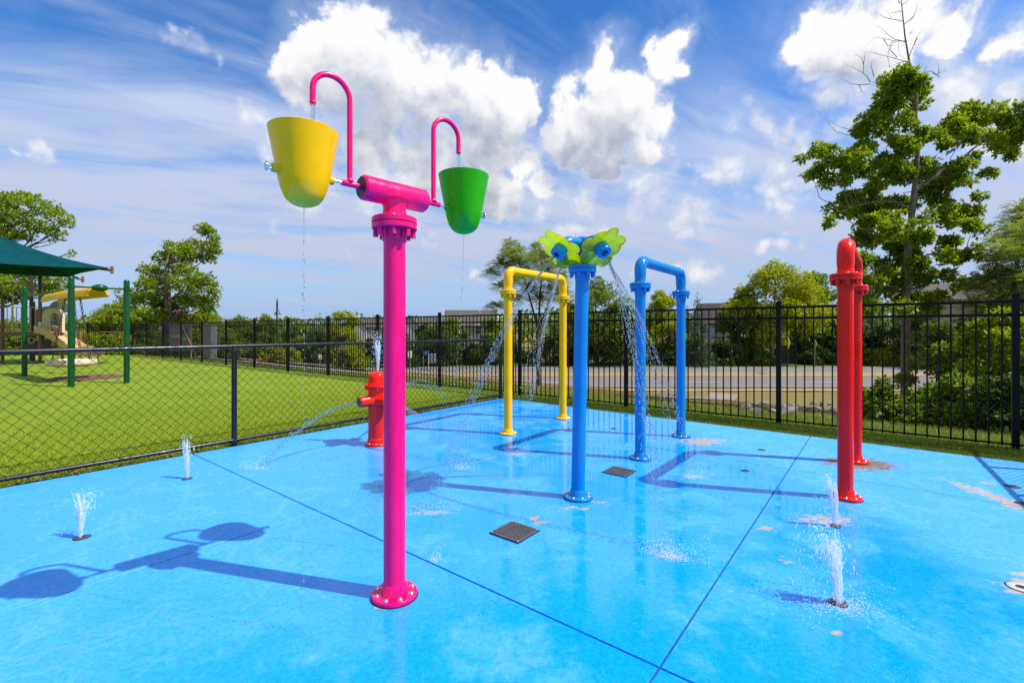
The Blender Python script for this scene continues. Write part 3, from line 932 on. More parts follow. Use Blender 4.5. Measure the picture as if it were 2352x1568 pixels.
def coupling(t, c, m, R_=0.113, th=0.028, nb=8, a0=0.3):
    """bolted pair of flanges, c at the gasket"""
    c = Vector(c); mb = MB()
    mb.lathe([(PR - .001, -.095), (.0625, -.090), (.0635, -.060), (.066, -th - .002), (R_ - .004, -th), (R_, -th + .004), (R_, -.003), (R_ - .002, -.002)], c, n=48)
    mb.lathe([(R_ - .002, .002), (R_, .003), (R_, th - .004), (R_ - .004, th), (.067, th + .001), (.0635, th + .006), (.062, th + .030), (PR - .001, th + .034)], c, n=48)
    f = mb.build('coupling', m, t)
    mb = MB(); mb.lathe([(R_ - .004, -.0022), (R_ - .003, 0), (R_ - .004, .0022)], c, n=48); mb.build('gasket', M['gasket'], f)
    for i in range(nb):
        a = a0 + 2 * PI * i / nb
        p = c + Vector((math.cos(a), math.sin(a), 0)) * (R_ - .021)
        nm = [k for k, v in M.items() if v is m][0]
        bolt(f, p + ZU * (-th - .038), 0.0145, mat=nm, hexa=True, h=.040)
        bolt(f, p + ZU * th, 0.0085)
    return f
def post(t, c, z0, z1, m, lean=Vector((0, 0, 0)), r=PR):
    c = Vector(c); mb = MB()
    n = 6
    mb.tube([c + ZU * (z0 + (z1 - z0) * i / n) + lean * (i / n) for i in range(n + 1)], r, 40, caps=False)
    return mb.build('post', m, t)
def arc(c, a, b, r, n=10):
    """quarter bend: from c - a*r ... towards b; returns points from start (along a) to end (along b)"""
    out = []
    for i in range(n + 1):
        th = PI / 2 * i / n
        out.append(c + a * (math.sin(th) * r) + b * ((1 - math.cos(th)) * r))
    return out

# ---------------------------------------------------------------- arches
def arch(label, col, near, far, zf, ztop):
    m = M[col]
    a = Vector((*near, 0)); b = Vector((*far, 0))
    t = thing('spray_arch', label, 'spray arch', (a.x, a.y, 0), 0, 'pipe arches on the splash pad')
    d = (b - a); L = d.length; d = d / L
    for k, p in enumerate((Vector((0, 0, 0)), d * L)):
        base_flange(t, p, m, a0=.2 + k)
        post(t, p, .03, zf - .02, m)
        coupling(t, p + ZU * zf, m, a0=.3 + k * .5)
    r = 0.105; zc = ztop - .0615
    pts = [ZU * (zf + .03), ZU * (zf + .075), ZU * (zf + .115)]; rs = [.0572, .0575, .0625]
    e1 = arc(ZU * (zc - r), ZU, d, r); pts += e1; rs += [.0632] * len(e1)
    pts += [d * (r + .012) + ZU * zc, d * (r + .02) + ZU * zc, d * (L / 2) + ZU * zc, d * (L - r - .02) + ZU * zc, d * (L - r - .012) + ZU * zc]; rs += [.0630, .0572, .0572, .0572, .0630]
    e2 = arc(d * (L - r) + ZU * zc, d, -ZU, r); pts += e2; rs += [.0632] * len(e2)
    pts += [d * L + ZU * (zf + .115), d * L + ZU * (zf + .075), d * L + ZU * (zf + .03)]; rs += [.0625, .0575, .0572]
    mb = MB(); mb.tube(pts, rs, 40)
    mb.build('arch_pipe', m, t)
    return t
arch('yellow pipe arch nearest the corner of the two fences', 'yellow', gp(1167, 996), gp(1293, 961), 1.910, 2.267)
arch('blue pipe arch with splashed front leg', 'blue', gp(1470.6, 1053), gp(1564, 1002), 1.884, 2.216)
arch('red pipe arch seen almost end on', 'red', gp(1942, 1143), gp(1964.6, 1060.5), 1.842, 2.180)

# ---------------------------------------------------------------- dumping buckets
def bucket_stand():
    m = M['pink']
    bx, by = -0.62, 2.46
    t = thing('dumping_bucket_stand', 'tall pink post carrying a yellow and a green tipping bucket', 'splash feature', (bx, by, 0))
    base_flange(t, (0, 0, 0), m, a0=.55)
    post(t, (0, 0, 0), .03, 1.94, m)
    coupling(t, (0, 0, 1.958), m, R_=.117, th=.031, a0=.2)
    d = Vector((math.cos(R(45)), math.sin(R(45)), 0)); n = Vector((-d.y, d.x, 0))
    za = 2.115; tr = .0625
    mb = MB()
    # the tee: a barrel and a flared neck
    mb.lathe([(.030, -.190), (.046, -.190), (.056, -.187), (tr, -.178), (tr, .100), (tr + .0008, .101), (tr + .0008, .104), (tr, .105), (tr, .178), (.056, .187), (.046, .190), (.030, .190)], ZU * za, d, n=48)
    nk = []
    for i in range(15):
        f = i / 14; z = 2.002 + f * .083
        nk.append((.0595 + .022 * max(0, (f - .45) / .55) ** 2.2, z))
    mb.lathe([(.0645, 1.985), (.0645, 2.0)] + nk, (0, 0, 0), n=48)
    mb.build('tee_barrel', m, t)
    for s, nm in ((-1, 'yellow'), (1, 'green')):
        mb = MB(); mb.lathe([(.050, s * .1885), (.0505, s * .1915), (.020, s * .1918)], ZU * za, d, n=32); mb.build('end_seal', M['gasket'], t)
        mb = MB()
        mb.lathe([(.0135, .185), (.0140, .19), (.0140, .288), (.0125, .291), (.009, .2915)], ZU * za, d * s, n=20)
        arm = mb.build('arm', m, t)
        mb = MB(); mb.lathe([(.0085, .285), (.0085, .395)], ZU * za, d * s, n=14); mb.build('axle', M['steel'], arm)
        # swan-neck spout
        r = .090; x0 = .248; zt_ = 2.615 if s > 0 else 2.612
        zo = 2.448
        c = d * s * (x0 + r)
        pts = [d * s * x0 + ZU * (za + .008), d * s * x0 + ZU * (za + .2), d * s * x0 + ZU * (zt_ - r)]
        for i in range(1, 17):
            th = PI * i / 16
            pts.append(c - d * s * math.cos(th) * r + ZU * (zt_ - r + math.sin(th) * r))
        pts.append(d * s * (x0 + 2 * r) + ZU * zo)
        mb = MB(); mb.tube(pts, [.0134] * len(pts), 20)
        mb.lathe([(.021, .010), (.0155, .017), (.0138, .026)], d * s * x0 + ZU * (za + .002), n=18)
        mb.lathe([(.0134, 0), (.0146, .002), (.0146, .008), (.0134, .010)], d * s * (x0 + 2 * r) + ZU * zo, n=18, cap0=False, cap1=False)
        mb.build('spout', m, t)
        # bucket: flared thimble, open at the top
        bc = d * s * .468
        ztip, zrim = (1.962, 2.305) if s < 0 else (1.975, 2.322)
        R0, Rm = .1515, .113
        prof = []
        zm = ztip + .115; sl = .115 / (zrim - zm) * .38     # the taper runs smoothly into the round bottom
        Rm = R0 - (zrim - zm) * sl
        for i in range(17):
            a = PI / 2 * i / 16
            u_ = math.sin(a)
            zz_ = zm - (zm - ztip) * math.cos(a)
            prof.append((Rm * u_ ** .90 - sl * (zm - zz_) * u_ ** 6, zz_))
        for i in range(1, 7):
            f = i / 6; prof.append((Rm + (R0 - Rm) * f, zm + (zrim - zm) * f))
        inner = [(max(.002, r_ - .006), z + (.006 if z < zm else 0)) for r_, z in prof]
        full = prof + [(R0 - .003, zrim + .0025), (R0 - .006, zrim)] + inner[::-1]
        mb = MB(); mb.lathe(full, bc, n=56)
        tilt = 0.0
        bk = mb.build('bucket', M[nm], t)
        bk['label'] = 'tipping bucket painted %s' % nm
        # bosses and bolts either side
        mb = MB(); rb = .020 if s < 0 else .017
        for q in ((-1, 1) if s < 0 else (-1, 1)):
            rr = .124
            ln = .138
            mb.lathe([(rb + .004, .09), (rb, rr - .012), (rb, ln - .003), (rb - .003, ln)], bc + ZU * (za - .004), d * q, n=24)
        mb.build('boss', M[nm], bk)
        mb = MB(); e = .133
        mb.lathe([(.010, e - .01), (.010, e + .022), (.019, e + .022), (.020, e + .024), (.020, e + .029), (.018, e + .031), (.009, e + .031), (.007, e + .027)], bc + ZU * (za - .004), d * s, n=20)
        mb.build('pivot_bolt', M['steel'], bk)
    return t
bucket_stand()

# ---------------------------------------------------------------- flower sprinkler
def petal_material():
    m, nt, b, out = new_mat('lime_acrylic')
    tr = nt.new('ShaderNodeBsdfTransparent'); tr.inputs[0].default_value = (0.70, 0.86, 0.03, 1)
    tl = nt.new('ShaderNodeBsdfTranslucent'); tl.inputs[0].default_value = (0.66, 0.82, 0.01, 1)
    df = nt.new('ShaderNodeBsdfDiffuse'); df.inputs[0].default_value = (0.50, 0.58, 0.01, 1)
    gl = nt.new('ShaderNodeBsdfGlossy'); gl.inputs['Roughness'].default_value = 0.05
    a = nt.new('ShaderNodeMixShader'); a.inputs[0].default_value = .27; nt.l.new(tr.outputs[0], a.inputs[1]); nt.l.new(tl.outputs[0], a.inputs[2])
    c = nt.new('ShaderNodeMixShader'); c.inputs[0].default_value = .05; nt.l.new(a.outputs[0], c.inputs[1]); nt.l.new(df.outputs[0], c.inputs[2])
    fr = nt.new('ShaderNodeValue'); fr.outputs[0].default_value = 0.05
    e = nt.new('ShaderNodeMixShader'); nt.l.new(fr.outputs[0], e.inputs[0]); nt.l.new(c.outputs[0], e.inputs[1]); nt.l.new(gl.outputs[0], e.inputs[2])
    nt.l.new(e.outputs[0], out.inputs[0]); nt.n.remove(b)
    return m
M['petal'] = petal_material()
M['petal_rim'] = simple('amber_acrylic_edge', (0.55, 0.36, 0.01), 0.25)
FL_BASE = Vector((*gp(1327.3, 1142.5), 0))
FL_LEAN = Vector((0.037, 0.0, 0))
FL_DIRS = [R(212), R(302), R(32), R(122)]
FL_NOZ = []
def flower_stand():
    m = M['blue']
    t = thing('flower_sprinkler', 'blue post topped by four yellow green flower nozzles', 'splash feature', tuple(FL_BASE))
    base_flange(t, (0, 0, 0), m, a0=.25)
    post(t, (0, 0, 0), .03, 1.895, m, lean=FL_LEAN)
    top = FL_LEAN.copy()
    coupling(t, top + ZU * 1.909, m, R_=.117, th=.030, a0=.35)
    mb = MB(); mb.tube([top + ZU * 1.93, top + ZU * 2.06, top + ZU * 2.13], [.0572, .0572, .054], 40)
    mb.lathe([(.05, 2.12), (.056, 2.14), (.054, 2.162), (.036, 2.176), (.002, 2.18)], top, n=36)
    mb.build('manifold', m, t)
    for k, a in enumerate(FL_DIRS):
        d = Vector((math.cos(a), math.sin(a), 0))
        dn = (d * math.cos(R(48)) - ZU * math.sin(R(48))).normalized()
        o = top + ZU * 2.118
        r = .10; reach = .125
        pts = [o + d * .02, o + d * (reach - .03), o + d * reach]; rs = [.050, .050, .0515]
        for i in range(1, 7):
            th = R(48) * i / 6
            pts.append(o + d * (reach + math.sin(th) * r) - ZU * ((1 - math.cos(th)) * r)); rs.append(.0525)
        e = pts[-1]
        pts.append(e + dn * .05); rs.append(.052)
        mb = MB(); mb.tube(pts, rs, 32)
        mb.build('nozzle_arm', m, t)
        # cup
        mb = MB()
        mb.lathe([(.0535, .030), (.0605, .032), (.0605, .095), (.0575, .103), (.054, .106), (.027, .107), (.026, .103), (.0255, .075)], e, dn, n=40, cap0=False)
        cup = mb.build('nozzle_cup', m, t)
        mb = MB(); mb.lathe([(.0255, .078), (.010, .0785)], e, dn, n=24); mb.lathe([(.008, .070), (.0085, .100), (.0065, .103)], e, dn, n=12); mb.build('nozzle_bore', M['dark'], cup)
        FL_NOZ.append((FL_BASE + e + dn * .10, d, dn))
        # flower plate: six scalloped petals cupped round the nozzle
        X = d.cross(ZU).normalized(); Y = dn.cross(X).normalized()
        c = e + dn * .040
        N = 176; th_ = .007
        ring_o = []
        NPET = 8
        for j in range(N):
            ph = 2 * PI * j / N
            q = abs(math.cos(NPET / 2 * ph + .4)) ** .45
            notch = .5 + .5 * math.cos(2 * NPET * ph + .8)
            rr = .132 + .070 * q
            ring_o.append((ph, rr))
        RR = [(0, .056), (.35, None), (.7, None), (1.0, None)]
        vs = []; nr = len(RR)
        def surf(ph, rr, back):
            u_ = rr / .19
            lift = -.018 * (1 - u_) + .014 * u_ ** 2 - .014 * math.cos(4 * ph + .6) * u_ ** 2
            return c + (X * math.cos(ph) + Y * math.sin(ph)) * rr + dn * (lift - back)
        for back in (0, th_):
            for f, _ in RR:
                for ph, ro in ring_o:
                    vs.append(surf(ph, .056 + (ro - .056) * f, back))
        fs = []; K = nr * N
        for i in range(nr - 1):
            for j in range(N):
                j2 = (j + 1) % N
                fs.append((i * N + j, i * N + j2, (i + 1) * N + j2, (i + 1) * N + j))
                fs.append((K + i * N + j, K + (i + 1) * N + j, K + (i + 1) * N + j2, K + i * N + j2))
        b_ = MB(); b_.add(vs, fs)
        b_.mi = 1
        rim = [(i, (i + 1) % N) for i in range(N)]
        base = (nr - 1) * N
        b_.add([vs[base + j] for j in range(N)] + [vs[K + base + j] for j in range(N)], [(j, (j + 1) % N, N + (j + 1) % N, N + j) for j in range(N)])
        b_.build('flower', [M['petal'], M['petal_rim']], t, smooth=50)
    return t
flower_stand()

# ---------------------------------------------------------------- hydrant
HY_B = Vector((-1.656, 5.717, 0))
HY_DIRS = [Vector((-.68, -.73, 0)).normalized(), Vector((.76, -.65, 0)).normalized(), Vector((.25, .97, 0)).normalized()]
def hydrant():
    m = M['hydrant']
    t = thing('hydrant_sprayer', 'orange red hydrant shaped sprayer behind the pink post', 'splash feature', tuple(HY_B))
    base_flange(t, (0, 0, 0), m, R_=.142, th=.030, nb=8)
    mb = MB()
    mb.lathe([(.112, .028), (.114, .04), (.114, .075), (.104, .085), (.1035, .09), (.1065, .10), (.1065, .60), (.1085, .66), (.115, .695)], n=44)
    mb.build('barrel', m, t)
    mb = MB()
    mb.lathe([(.116, .695), (.146, .698), (.150, .704), (.150, .730), (.146, .735), (.112, .737)], n=44)
    for i in range(10):
        a = 2 * PI * i / 10
        p = Vector((math.cos(a), math.sin(a), 0)) * .134
        mb.lathe([(.013, .735), (.013, .752), (.010, .756)], p, n=8); mb.lathe([(.014, .672), (.014, .698)], p, n=8)
    mb.build('collar', m, t)
    mb = MB()
    mb.lathe([(.108, .735), (.106, .79), (.106, .822), (.101, .850), (.086, .875), (.060, .889), (.030, .894), (.012, .894)], n=44)
    cap = mb.build('dome_cap', m, t)
    mb = MB(); mb.lathe([(.016, .888), (.016, .900), (.010, .900)], n=16); mb.build('top_nozzle', M['steel'], cap)
    for d in HY_DIRS:
        mb = MB()
        mb.lathe([(.088, .06), (.080, .10), (.070, .125), (.067, .15), (.067, .222), (.063, .236), (.055, .242), (.036, .243)], ZU * .545, d, n=40)
        nz = mb.build('side_nozzle', m, t)
        mb = MB(); mb.lathe([(.050, .238), (.050, .246), (.020, .247)], ZU * .545, d, n=28); mb.build('nozzle_plate', M['steel2'], nz)
    return t
M['steel2'] = simple('dull_metal', (0.10, 0.12, 0.15), 0.4, metal=.8)
hydrant()

# ---------------------------------------------------------------- drains and pop-up nozzles
M['grate'] = simple('grey_plastic_grate', (0.075, 0.078, 0.088), 0.45, var=.2, scale=12, bump=.15)
def grate(label, px, py, rz=0.0):
    c = Vector((*gp(px, py), 0))
    t = thing('floor_drain', label, 'drain', tuple(c), 0)
    a = R(51.7 + rz); X = Vector((math.cos(a), math.sin(a), 0)); Y = Vector((-X.y, X.x, 0))
    S = .245; n = 9; hole = .0135; mb = MB()
    pitch = (S - .034) / n; th = .008; z = .0065
    w = pitch - hole
    e = S / 2
    # frame and lattice of bars
    for s in (-1, 1):
        mb.box(X * s * (e - .0085) + ZU * z, (.017, S, th), (X, Y, ZU)); mb.box(Y * s * (e - .0085) + ZU * (z - .0004), (S - .034, .017, th), (X, Y, ZU))
    for i in range(n + 1):
        o = -S / 2 + .017 + pitch * i
        mb.box(X * o + ZU * (z - .0006), (w, S - .034, th - .0002), (X, Y, ZU)); mb.box(Y * o + ZU * (z - .0011), (S - .034, w, th - .0003), (X, Y, ZU))
    mb.build('grate', M['grate'], t, smooth=0)
    mb = MB(); mb.box(ZU * .0012, (S + .012, S + .012, .002), (X, Y, ZU)); mb.build('sump_shade', M['dark'], t, smooth=0)  # flat near-black sheet painted as the shade below the grate
    for i in (-1, 1):
        for j in (-1, 1): bolt(t, X * i * (e - .010) + Y * j * (e - .010) + ZU * .0095, .006)
    return t
grate('square dark drain grate nearest the pink post', 1182, 1221.5)
grate('square dark drain grate beside the blue arch leg', 1422, 1083)
M['brass'] = simple('dark_nozzle_metal', (0.11, 0.10, 0.095), 0.45, metal=.5, var=.3, scale=30)
M['rim'] = simple('pale_nozzle_ring', (0.55, 0.55, 0.54), 0.35, var=.15)
def popup(label, px, py, r=.038, pale=False):
    c = gp(px, py)
    t = thing('ground_nozzle', label, 'nozzle', (*c, 0), 0, 'nozzles set flush in the pad')
    mb = MB(); mb.lathe([(r, .0006), (r, .004), (r - .004, .006), (r * .45, .007), (r * .42, .004), (r * .15, .004)], n=32)
    mb.build('plate', M['rim'] if pale else M['brass'], t)
    mb = MB(); mb.lathe([(r + .007, .0004), (r + .006, .002), (r, .0022)], n=32); mb.build('surround', M['gasket'], t)
    mb = MB(); mb.lathe([(r * .40, .0046), (r * .1, .005)], n=20); mb.build('outlet_shade', M['dark'], t)  # dark disc painted as the shade in the hole
    return t
popup('flush nozzle under the ragged jet farthest left', 188, 1234, .042)
popup('flush nozzle under the jet close to the chain link fence', 430, 1099)
popup('flush nozzle amid worn paint in front of the red arch', 1918, 1207)
popup('flush nozzle under the strongest jet, nearest of all', 1924, 1384)
popup('idle flush nozzle between blue arch and red arch', 1711, 1080.5, .036)
popup('idle flush nozzle beyond the joint line near the fence', 1749, 1033, .036)
popup('idle flush nozzle between yellow arch and blue arch', 1409.8, 984, .036)
popup('idle flush nozzle with a pale ring and chipped edge', 2344.5, 1349, .056, True)
popup('idle flush nozzle inside the net shaped shadow', 2325.4, 1117, .05)
popup('idle flush nozzle at the end of the long paint scar', 2350, 1156, .046)
# ---------------------------------------------------------------- water in the air
def water_mat():
    m, nt, b, out = new_mat('clear_water')
    b.inputs['Base Color'].default_value = (0.93, 0.97, 1, 1); b.inputs['Transmission Weight'].default_value = 1.0
    b.inputs['Roughness'].default_value = 0.02; b.inputs['IOR'].default_value = 1.33
    # a little entrained air
    t = nt.new('ShaderNodeBsdfTranslucent'); t.inputs[0].default_value = (0.9, 0.95, 1, 1)
    mx_ = nt.new('ShaderNodeMixShader'); mx_.inputs[0].default_value = 0.16
    nt.l.new(b.outputs[0], mx_.inputs[1]); nt.l.new(t.outputs[0], mx_.inputs[2]); nt.l.new(mx_.outputs[0], out.inputs[0])
    return m
def foam_mat():
    m, nt, b, out = new_mat('white_water')
    b.inputs['Base Color'].default_value = (0.88, 0.93, 0.98, 1); b.inputs['Roughness'].default_value = 0.18
    t = nt.new('ShaderNodeBsdfTranslucent'); t.inputs[0].default_value = (0.90, 0.95, 1, 1)
    tp = nt.new('ShaderNodeBsdfTransparent')
    mt = nt.new('ShaderNodeMixShader'); mt.inputs[0].default_value = 0.58
    nt.l.new(t.outputs[0], mt.inputs[1]); nt.l.new(tp.outputs[0], mt.inputs[2]); t = mt
    mx_ = nt.new('ShaderNodeMixShader'); mx_.inputs[0].default_value = 0.70
    nt.l.new(b.outputs[0], mx_.inputs[1]); nt.l.new(t.outputs[0], mx_.inputs[2]); nt.l.new(mx_.outputs[0], out.inputs[0])
    return m
M['water'] = water_mat(); M['foam'] = foam_mat()
def ico():
    p = (1 + 5 ** .5) / 2
    v = np.array([(-1, p, 0), (1, p, 0), (-1, -p, 0), (1, -p, 0), (0, -1, p), (0, 1, p), (0, -1, -p), (0, 1, -p), (p, 0, -1), (p, 0, 1), (-p, 0, -1), (-p, 0, 1)], float)
    v /= np.linalg.norm(v[0])
    f = np.array([(0, 11, 5), (0, 5, 1), (0, 1, 7), (0, 7, 10), (0, 10, 11), (1, 5, 9), (5, 11, 4), (11, 10, 2), (10, 7, 6), (7, 1, 8), (3, 9, 4), (3, 4, 2), (3, 2, 6), (3, 6, 8), (3, 8, 9), (4, 9, 5), (2, 4, 11), (6, 2, 10), (8, 6, 7), (9, 8, 1)])
    # one subdivision for roundness
    e = {}; vs = [tuple(x) for x in v]
    def mid(a, b):
        k = (min(a, b), max(a, b))
        if k not in e:
            q = (np.array(vs[a]) + np.array(vs[b])); q /= np.linalg.norm(q); vs.append(tuple(q)); e[k] = len(vs) - 1
        return e[k]
    nf = []
    for a, b, c in f:
        x, y, z = mid(a, b), mid(b, c), mid(c, a); nf += [(a, x, z), (b, y, x), (c, z, y), (x, y, z)]
    return v, f, np.array(vs), np.array(nf)
IV0, IF0, IV1, IF1 = ico()
def drops(P, D_, r, ln, fine=False):
    """drops at P, radius r, stretched to half-length ln along D_; returns verts, faces"""
    bv, bf = (IV1, IF1) if fine else (IV0, IF0)
    P = np.asarray(P, float); D_ = np.asarray(D_, float); n = len(P)
    D_ = D_ / np.maximum(np.linalg.norm(D_, axis=1, keepdims=True), 1e-9)
    a = np.where(np.abs(D_[:, 2:3]) < .9, np.array([[0, 0, 1.]]), np.array([[1., 0, 0]]))
    X = np.cross(D_, a); X /= np.linalg.norm(X, axis=1, keepdims=True); Y = np.cross(D_, X)
    r = np.asarray(r).reshape(n, 1, 1); ln = np.asarray(ln).reshape(n, 1, 1)
    vs = P[:, None, :] + X[:, None, :] * bv[None, :, 0:1] * r + Y[:, None, :] * bv[None, :, 1:2] * r + D_[:, None, :] * bv[None, :, 2:3] * ln
    fs = bf[None] + (np.arange(n) * len(bv))[:, None, None]
    return vs.reshape(-1, 3), fs.reshape(-1, 3)
class Wet:
    def __init__(s): s.v = []; s.f = []; s.n = 0
    def add(s, v, f):
        s.v.append(np.asarray(v, float)); s.f.append(np.asarray(f) + s.n); s.n += len(v)
    def thread(s, pts, rs, n=7):
        m_ = MB(); m_.tube(pts, rs, n)
        fs = []
        for f in m_.f:
            if len(f) == 4: fs += [(f[0], f[1], f[2]), (f[0], f[2], f[3])]
            else: fs += [(f[0], f[i], f[i + 1]) for i in range(1, len(f) - 1)]
        s.add([tuple(v) for v in m_.v], fs)
    def build(s, name, mat, label=None, cat='water', group=None, parent=None):
        o = np_mesh(name, np.concatenate(s.v), np.concatenate(s.f), mat, parent, smooth=True)
        if label: tag(o, label, cat, group)
        return o
G9 = 9.81
def spray(name, label, noz, land, tilt, nst, cone, seed, group, r0=.0022, thread=.22, dens=1.0, mat='water'):
    """a bundle of streams leaving noz at tilt degrees below level and falling to land"""
    g = np.random.default_rng(seed); w = Wet(); wd = Wet()
    noz = Vector(noz); land = Vector((*land, 0.0))
    hd = Vector((land.x - noz.x, land.y - noz.y, 0)); dist = hd.length; hd.normalize(); sd = Vector((-hd.y, hd.x, 0))
    H = noz.z
    c, s_ = math.cos(R(tilt)), math.sin(R(tilt))
    # dist = v c T ; H = v s T + g T^2/2
    T = math.sqrt(max(1e-4, 2 * (H - dist * s_ / c) / G9)); v = dist / (c * T)
    for k in range(nst):
        da, db = g.normal(0, cone, 2); vv = v * g.normal(1, .035)
        vel = hd * (c * vv) + sd * (vv * da) + ZU * (-s_ * vv + vv * db * .7)
        o = noz + sd * (da * .03) + ZU * g.normal(0, .004)
        Tk = (vel.z + math.sqrt(vel.z ** 2 + 2 * G9 * o.z)) / G9
        pt = lambda t: o + vel * t - ZU * (G9 * t * t / 2)
        t1 = Tk * thread * g.uniform(.7, 1.3)
        N = 9
        w.thread([pt(t1 * i / N) for i in range(N + 1)], [r0 * (1 - .25 * i / N) * (1 + .18 * math.sin(i * 2.1 + k)) for i in range(N + 1)], 6)
        t = t1; P_, D_, rr, ll = [], [], [], []
        while t < Tk:
            f = t / Tk; spd = (vel - ZU * G9 * t).length
            gap = (.016 + .034 * f) / spd / dens
            t += gap * g.uniform(.6, 1.5)
            sp = f ** 2 * .028
            q = pt(t) + Vector(g.normal(0, sp * .5 + .0008, 3))
            if q.z < .004: continue
            r_ = r0 * g.uniform(.55, 1.15) * (1 + .35 * f)
            P_.append(tuple(q)); D_.append(tuple(vel - ZU * G9 * t)); rr.append(r_); ll.append(r_ * g.uniform(2.5, 9.0 - 3 * f))
            if g.uniform() < .10 + .15 * f:
                q2 = q + Vector(g.normal(0, .012 + .03 * f, 3)); 
                if q2.z > .004: P_.append(tuple(q2)); D_.append(tuple(vel - ZU * G9 * t)); rr.append(r_ * .6); ll.append(r_ * .9)
        if P_: wd.add(*drops(P_, D_, rr, ll))
    t_ = thing(name, label, 'water spray', group=group)
    w.build('stream', M[mat], parent=t_)['kind'] = 'stuff'; wd.build('drop', M[mat], parent=t_)['kind'] = 'stuff'
    return t_
def splash(label, px, py, rx, ry, n, seed, h=.10, rot=0.0, dense=1.0):
    """where falling water strikes: foam flecks on the pad and small crowns of drops"""
    g = np.random.default_rng(seed); c = gp(px, py); w = Wet()
    t = thing('water_splash', label, 'splash', (*c, 0), rot, 'splashes where water strikes the pad')
    nf = int(n * 1.5)
    rad = np.abs(g.normal(0, .55, nf)); ph = g.uniform(0, 6.283, nf)
    P_ = np.stack([rad * np.cos(ph) * rx, rad * np.sin(ph) * ry, np.full(nf, .0012)], 1)
    # gather into strings and clumps
    ctr = np.stack([g.normal(0, .5, 26) * rx, g.normal(0, .5, 26) * ry], 1); ci = g.integers(0, 26, nf)
    P_[:, :2] = .5 * P_[:, :2] + .5 * ctr[ci] + g.normal(0, .16, (nf, 2)) * [rx, ry]
    sz = g.uniform(.0011, .0040, nf)
    ang = g.uniform(0, 6.28, nf)
    w.add(*drops(P_, np.stack([np.cos(ang), np.sin(ang), np.zeros(nf)], 1), sz, sz * g.uniform(1, 2.2, nf)))
    w.v[-1][:, 2] = np.maximum(.0006, w.v[-1][:, 2] * .5)
    w.build('foam_fleck', M['foam'], parent=t)['kind'] = 'stuff'
    w = Wet(); nd = n
    ci = g.integers(0, 26, nd)
    hh = np.abs(g.normal(0, h * .5, nd)) + .006
    P_ = np.concatenate([ctr[ci] + g.normal(0, .22, (nd, 2)) * [rx, ry] * (1 + hh[:, None] * 5), hh[:, None]], 1)
    r_ = g.uniform(.0009, .0028, nd)
    w.add(*drops(P_, g.normal(0, 1, (nd, 3)) + [0, 0, .8], r_, r_ * g.uniform(1, 1.8, nd), True))
    w.build('drop', M['foam'], parent=t)['kind'] = 'stuff'
    return t
SG = 'sprays from the flower nozzles'
lands = [gp(990, 1176), gp(1535, 1265), gp(1590, 1094), gp(1193, 1046)]
labs = ['spray from the flower nozzle on the near left crossing the yellow arch', 'spray from the flower nozzle facing the camera falling beside the post', 'spray from the flower nozzle hidden at far right wetting the blue arch leg', 'spray from the flower nozzle hidden at far left falling inside the yellow arch']
for k in range(4):
    o, d, dn = FL_NOZ[k]
    spray('flower_spray', labs[k], o - dn * .02, lands[k], 46, 12, .055 if k != 1 else .04, 20 + k, SG)
hl = [gp(590, 1072), gp(1064, 1070), gp(1030, 930)]
hlab = ['spray arching from the hydrant towards the chain link fence', 'spray arching from the hydrant across the pad to the right', 'spray arching from the hydrant to the far side beside the fence']
for k, d in enumerate(HY_DIRS):
    spray('hydrant_spray', hlab[k], HY_B + d * .245 + ZU * .545, hl[k], 2 if k < 2 else -12, 11, .045, 40 + k, 'sprays from the hydrant', r0=.0024, thread=.35, dens=1.25)

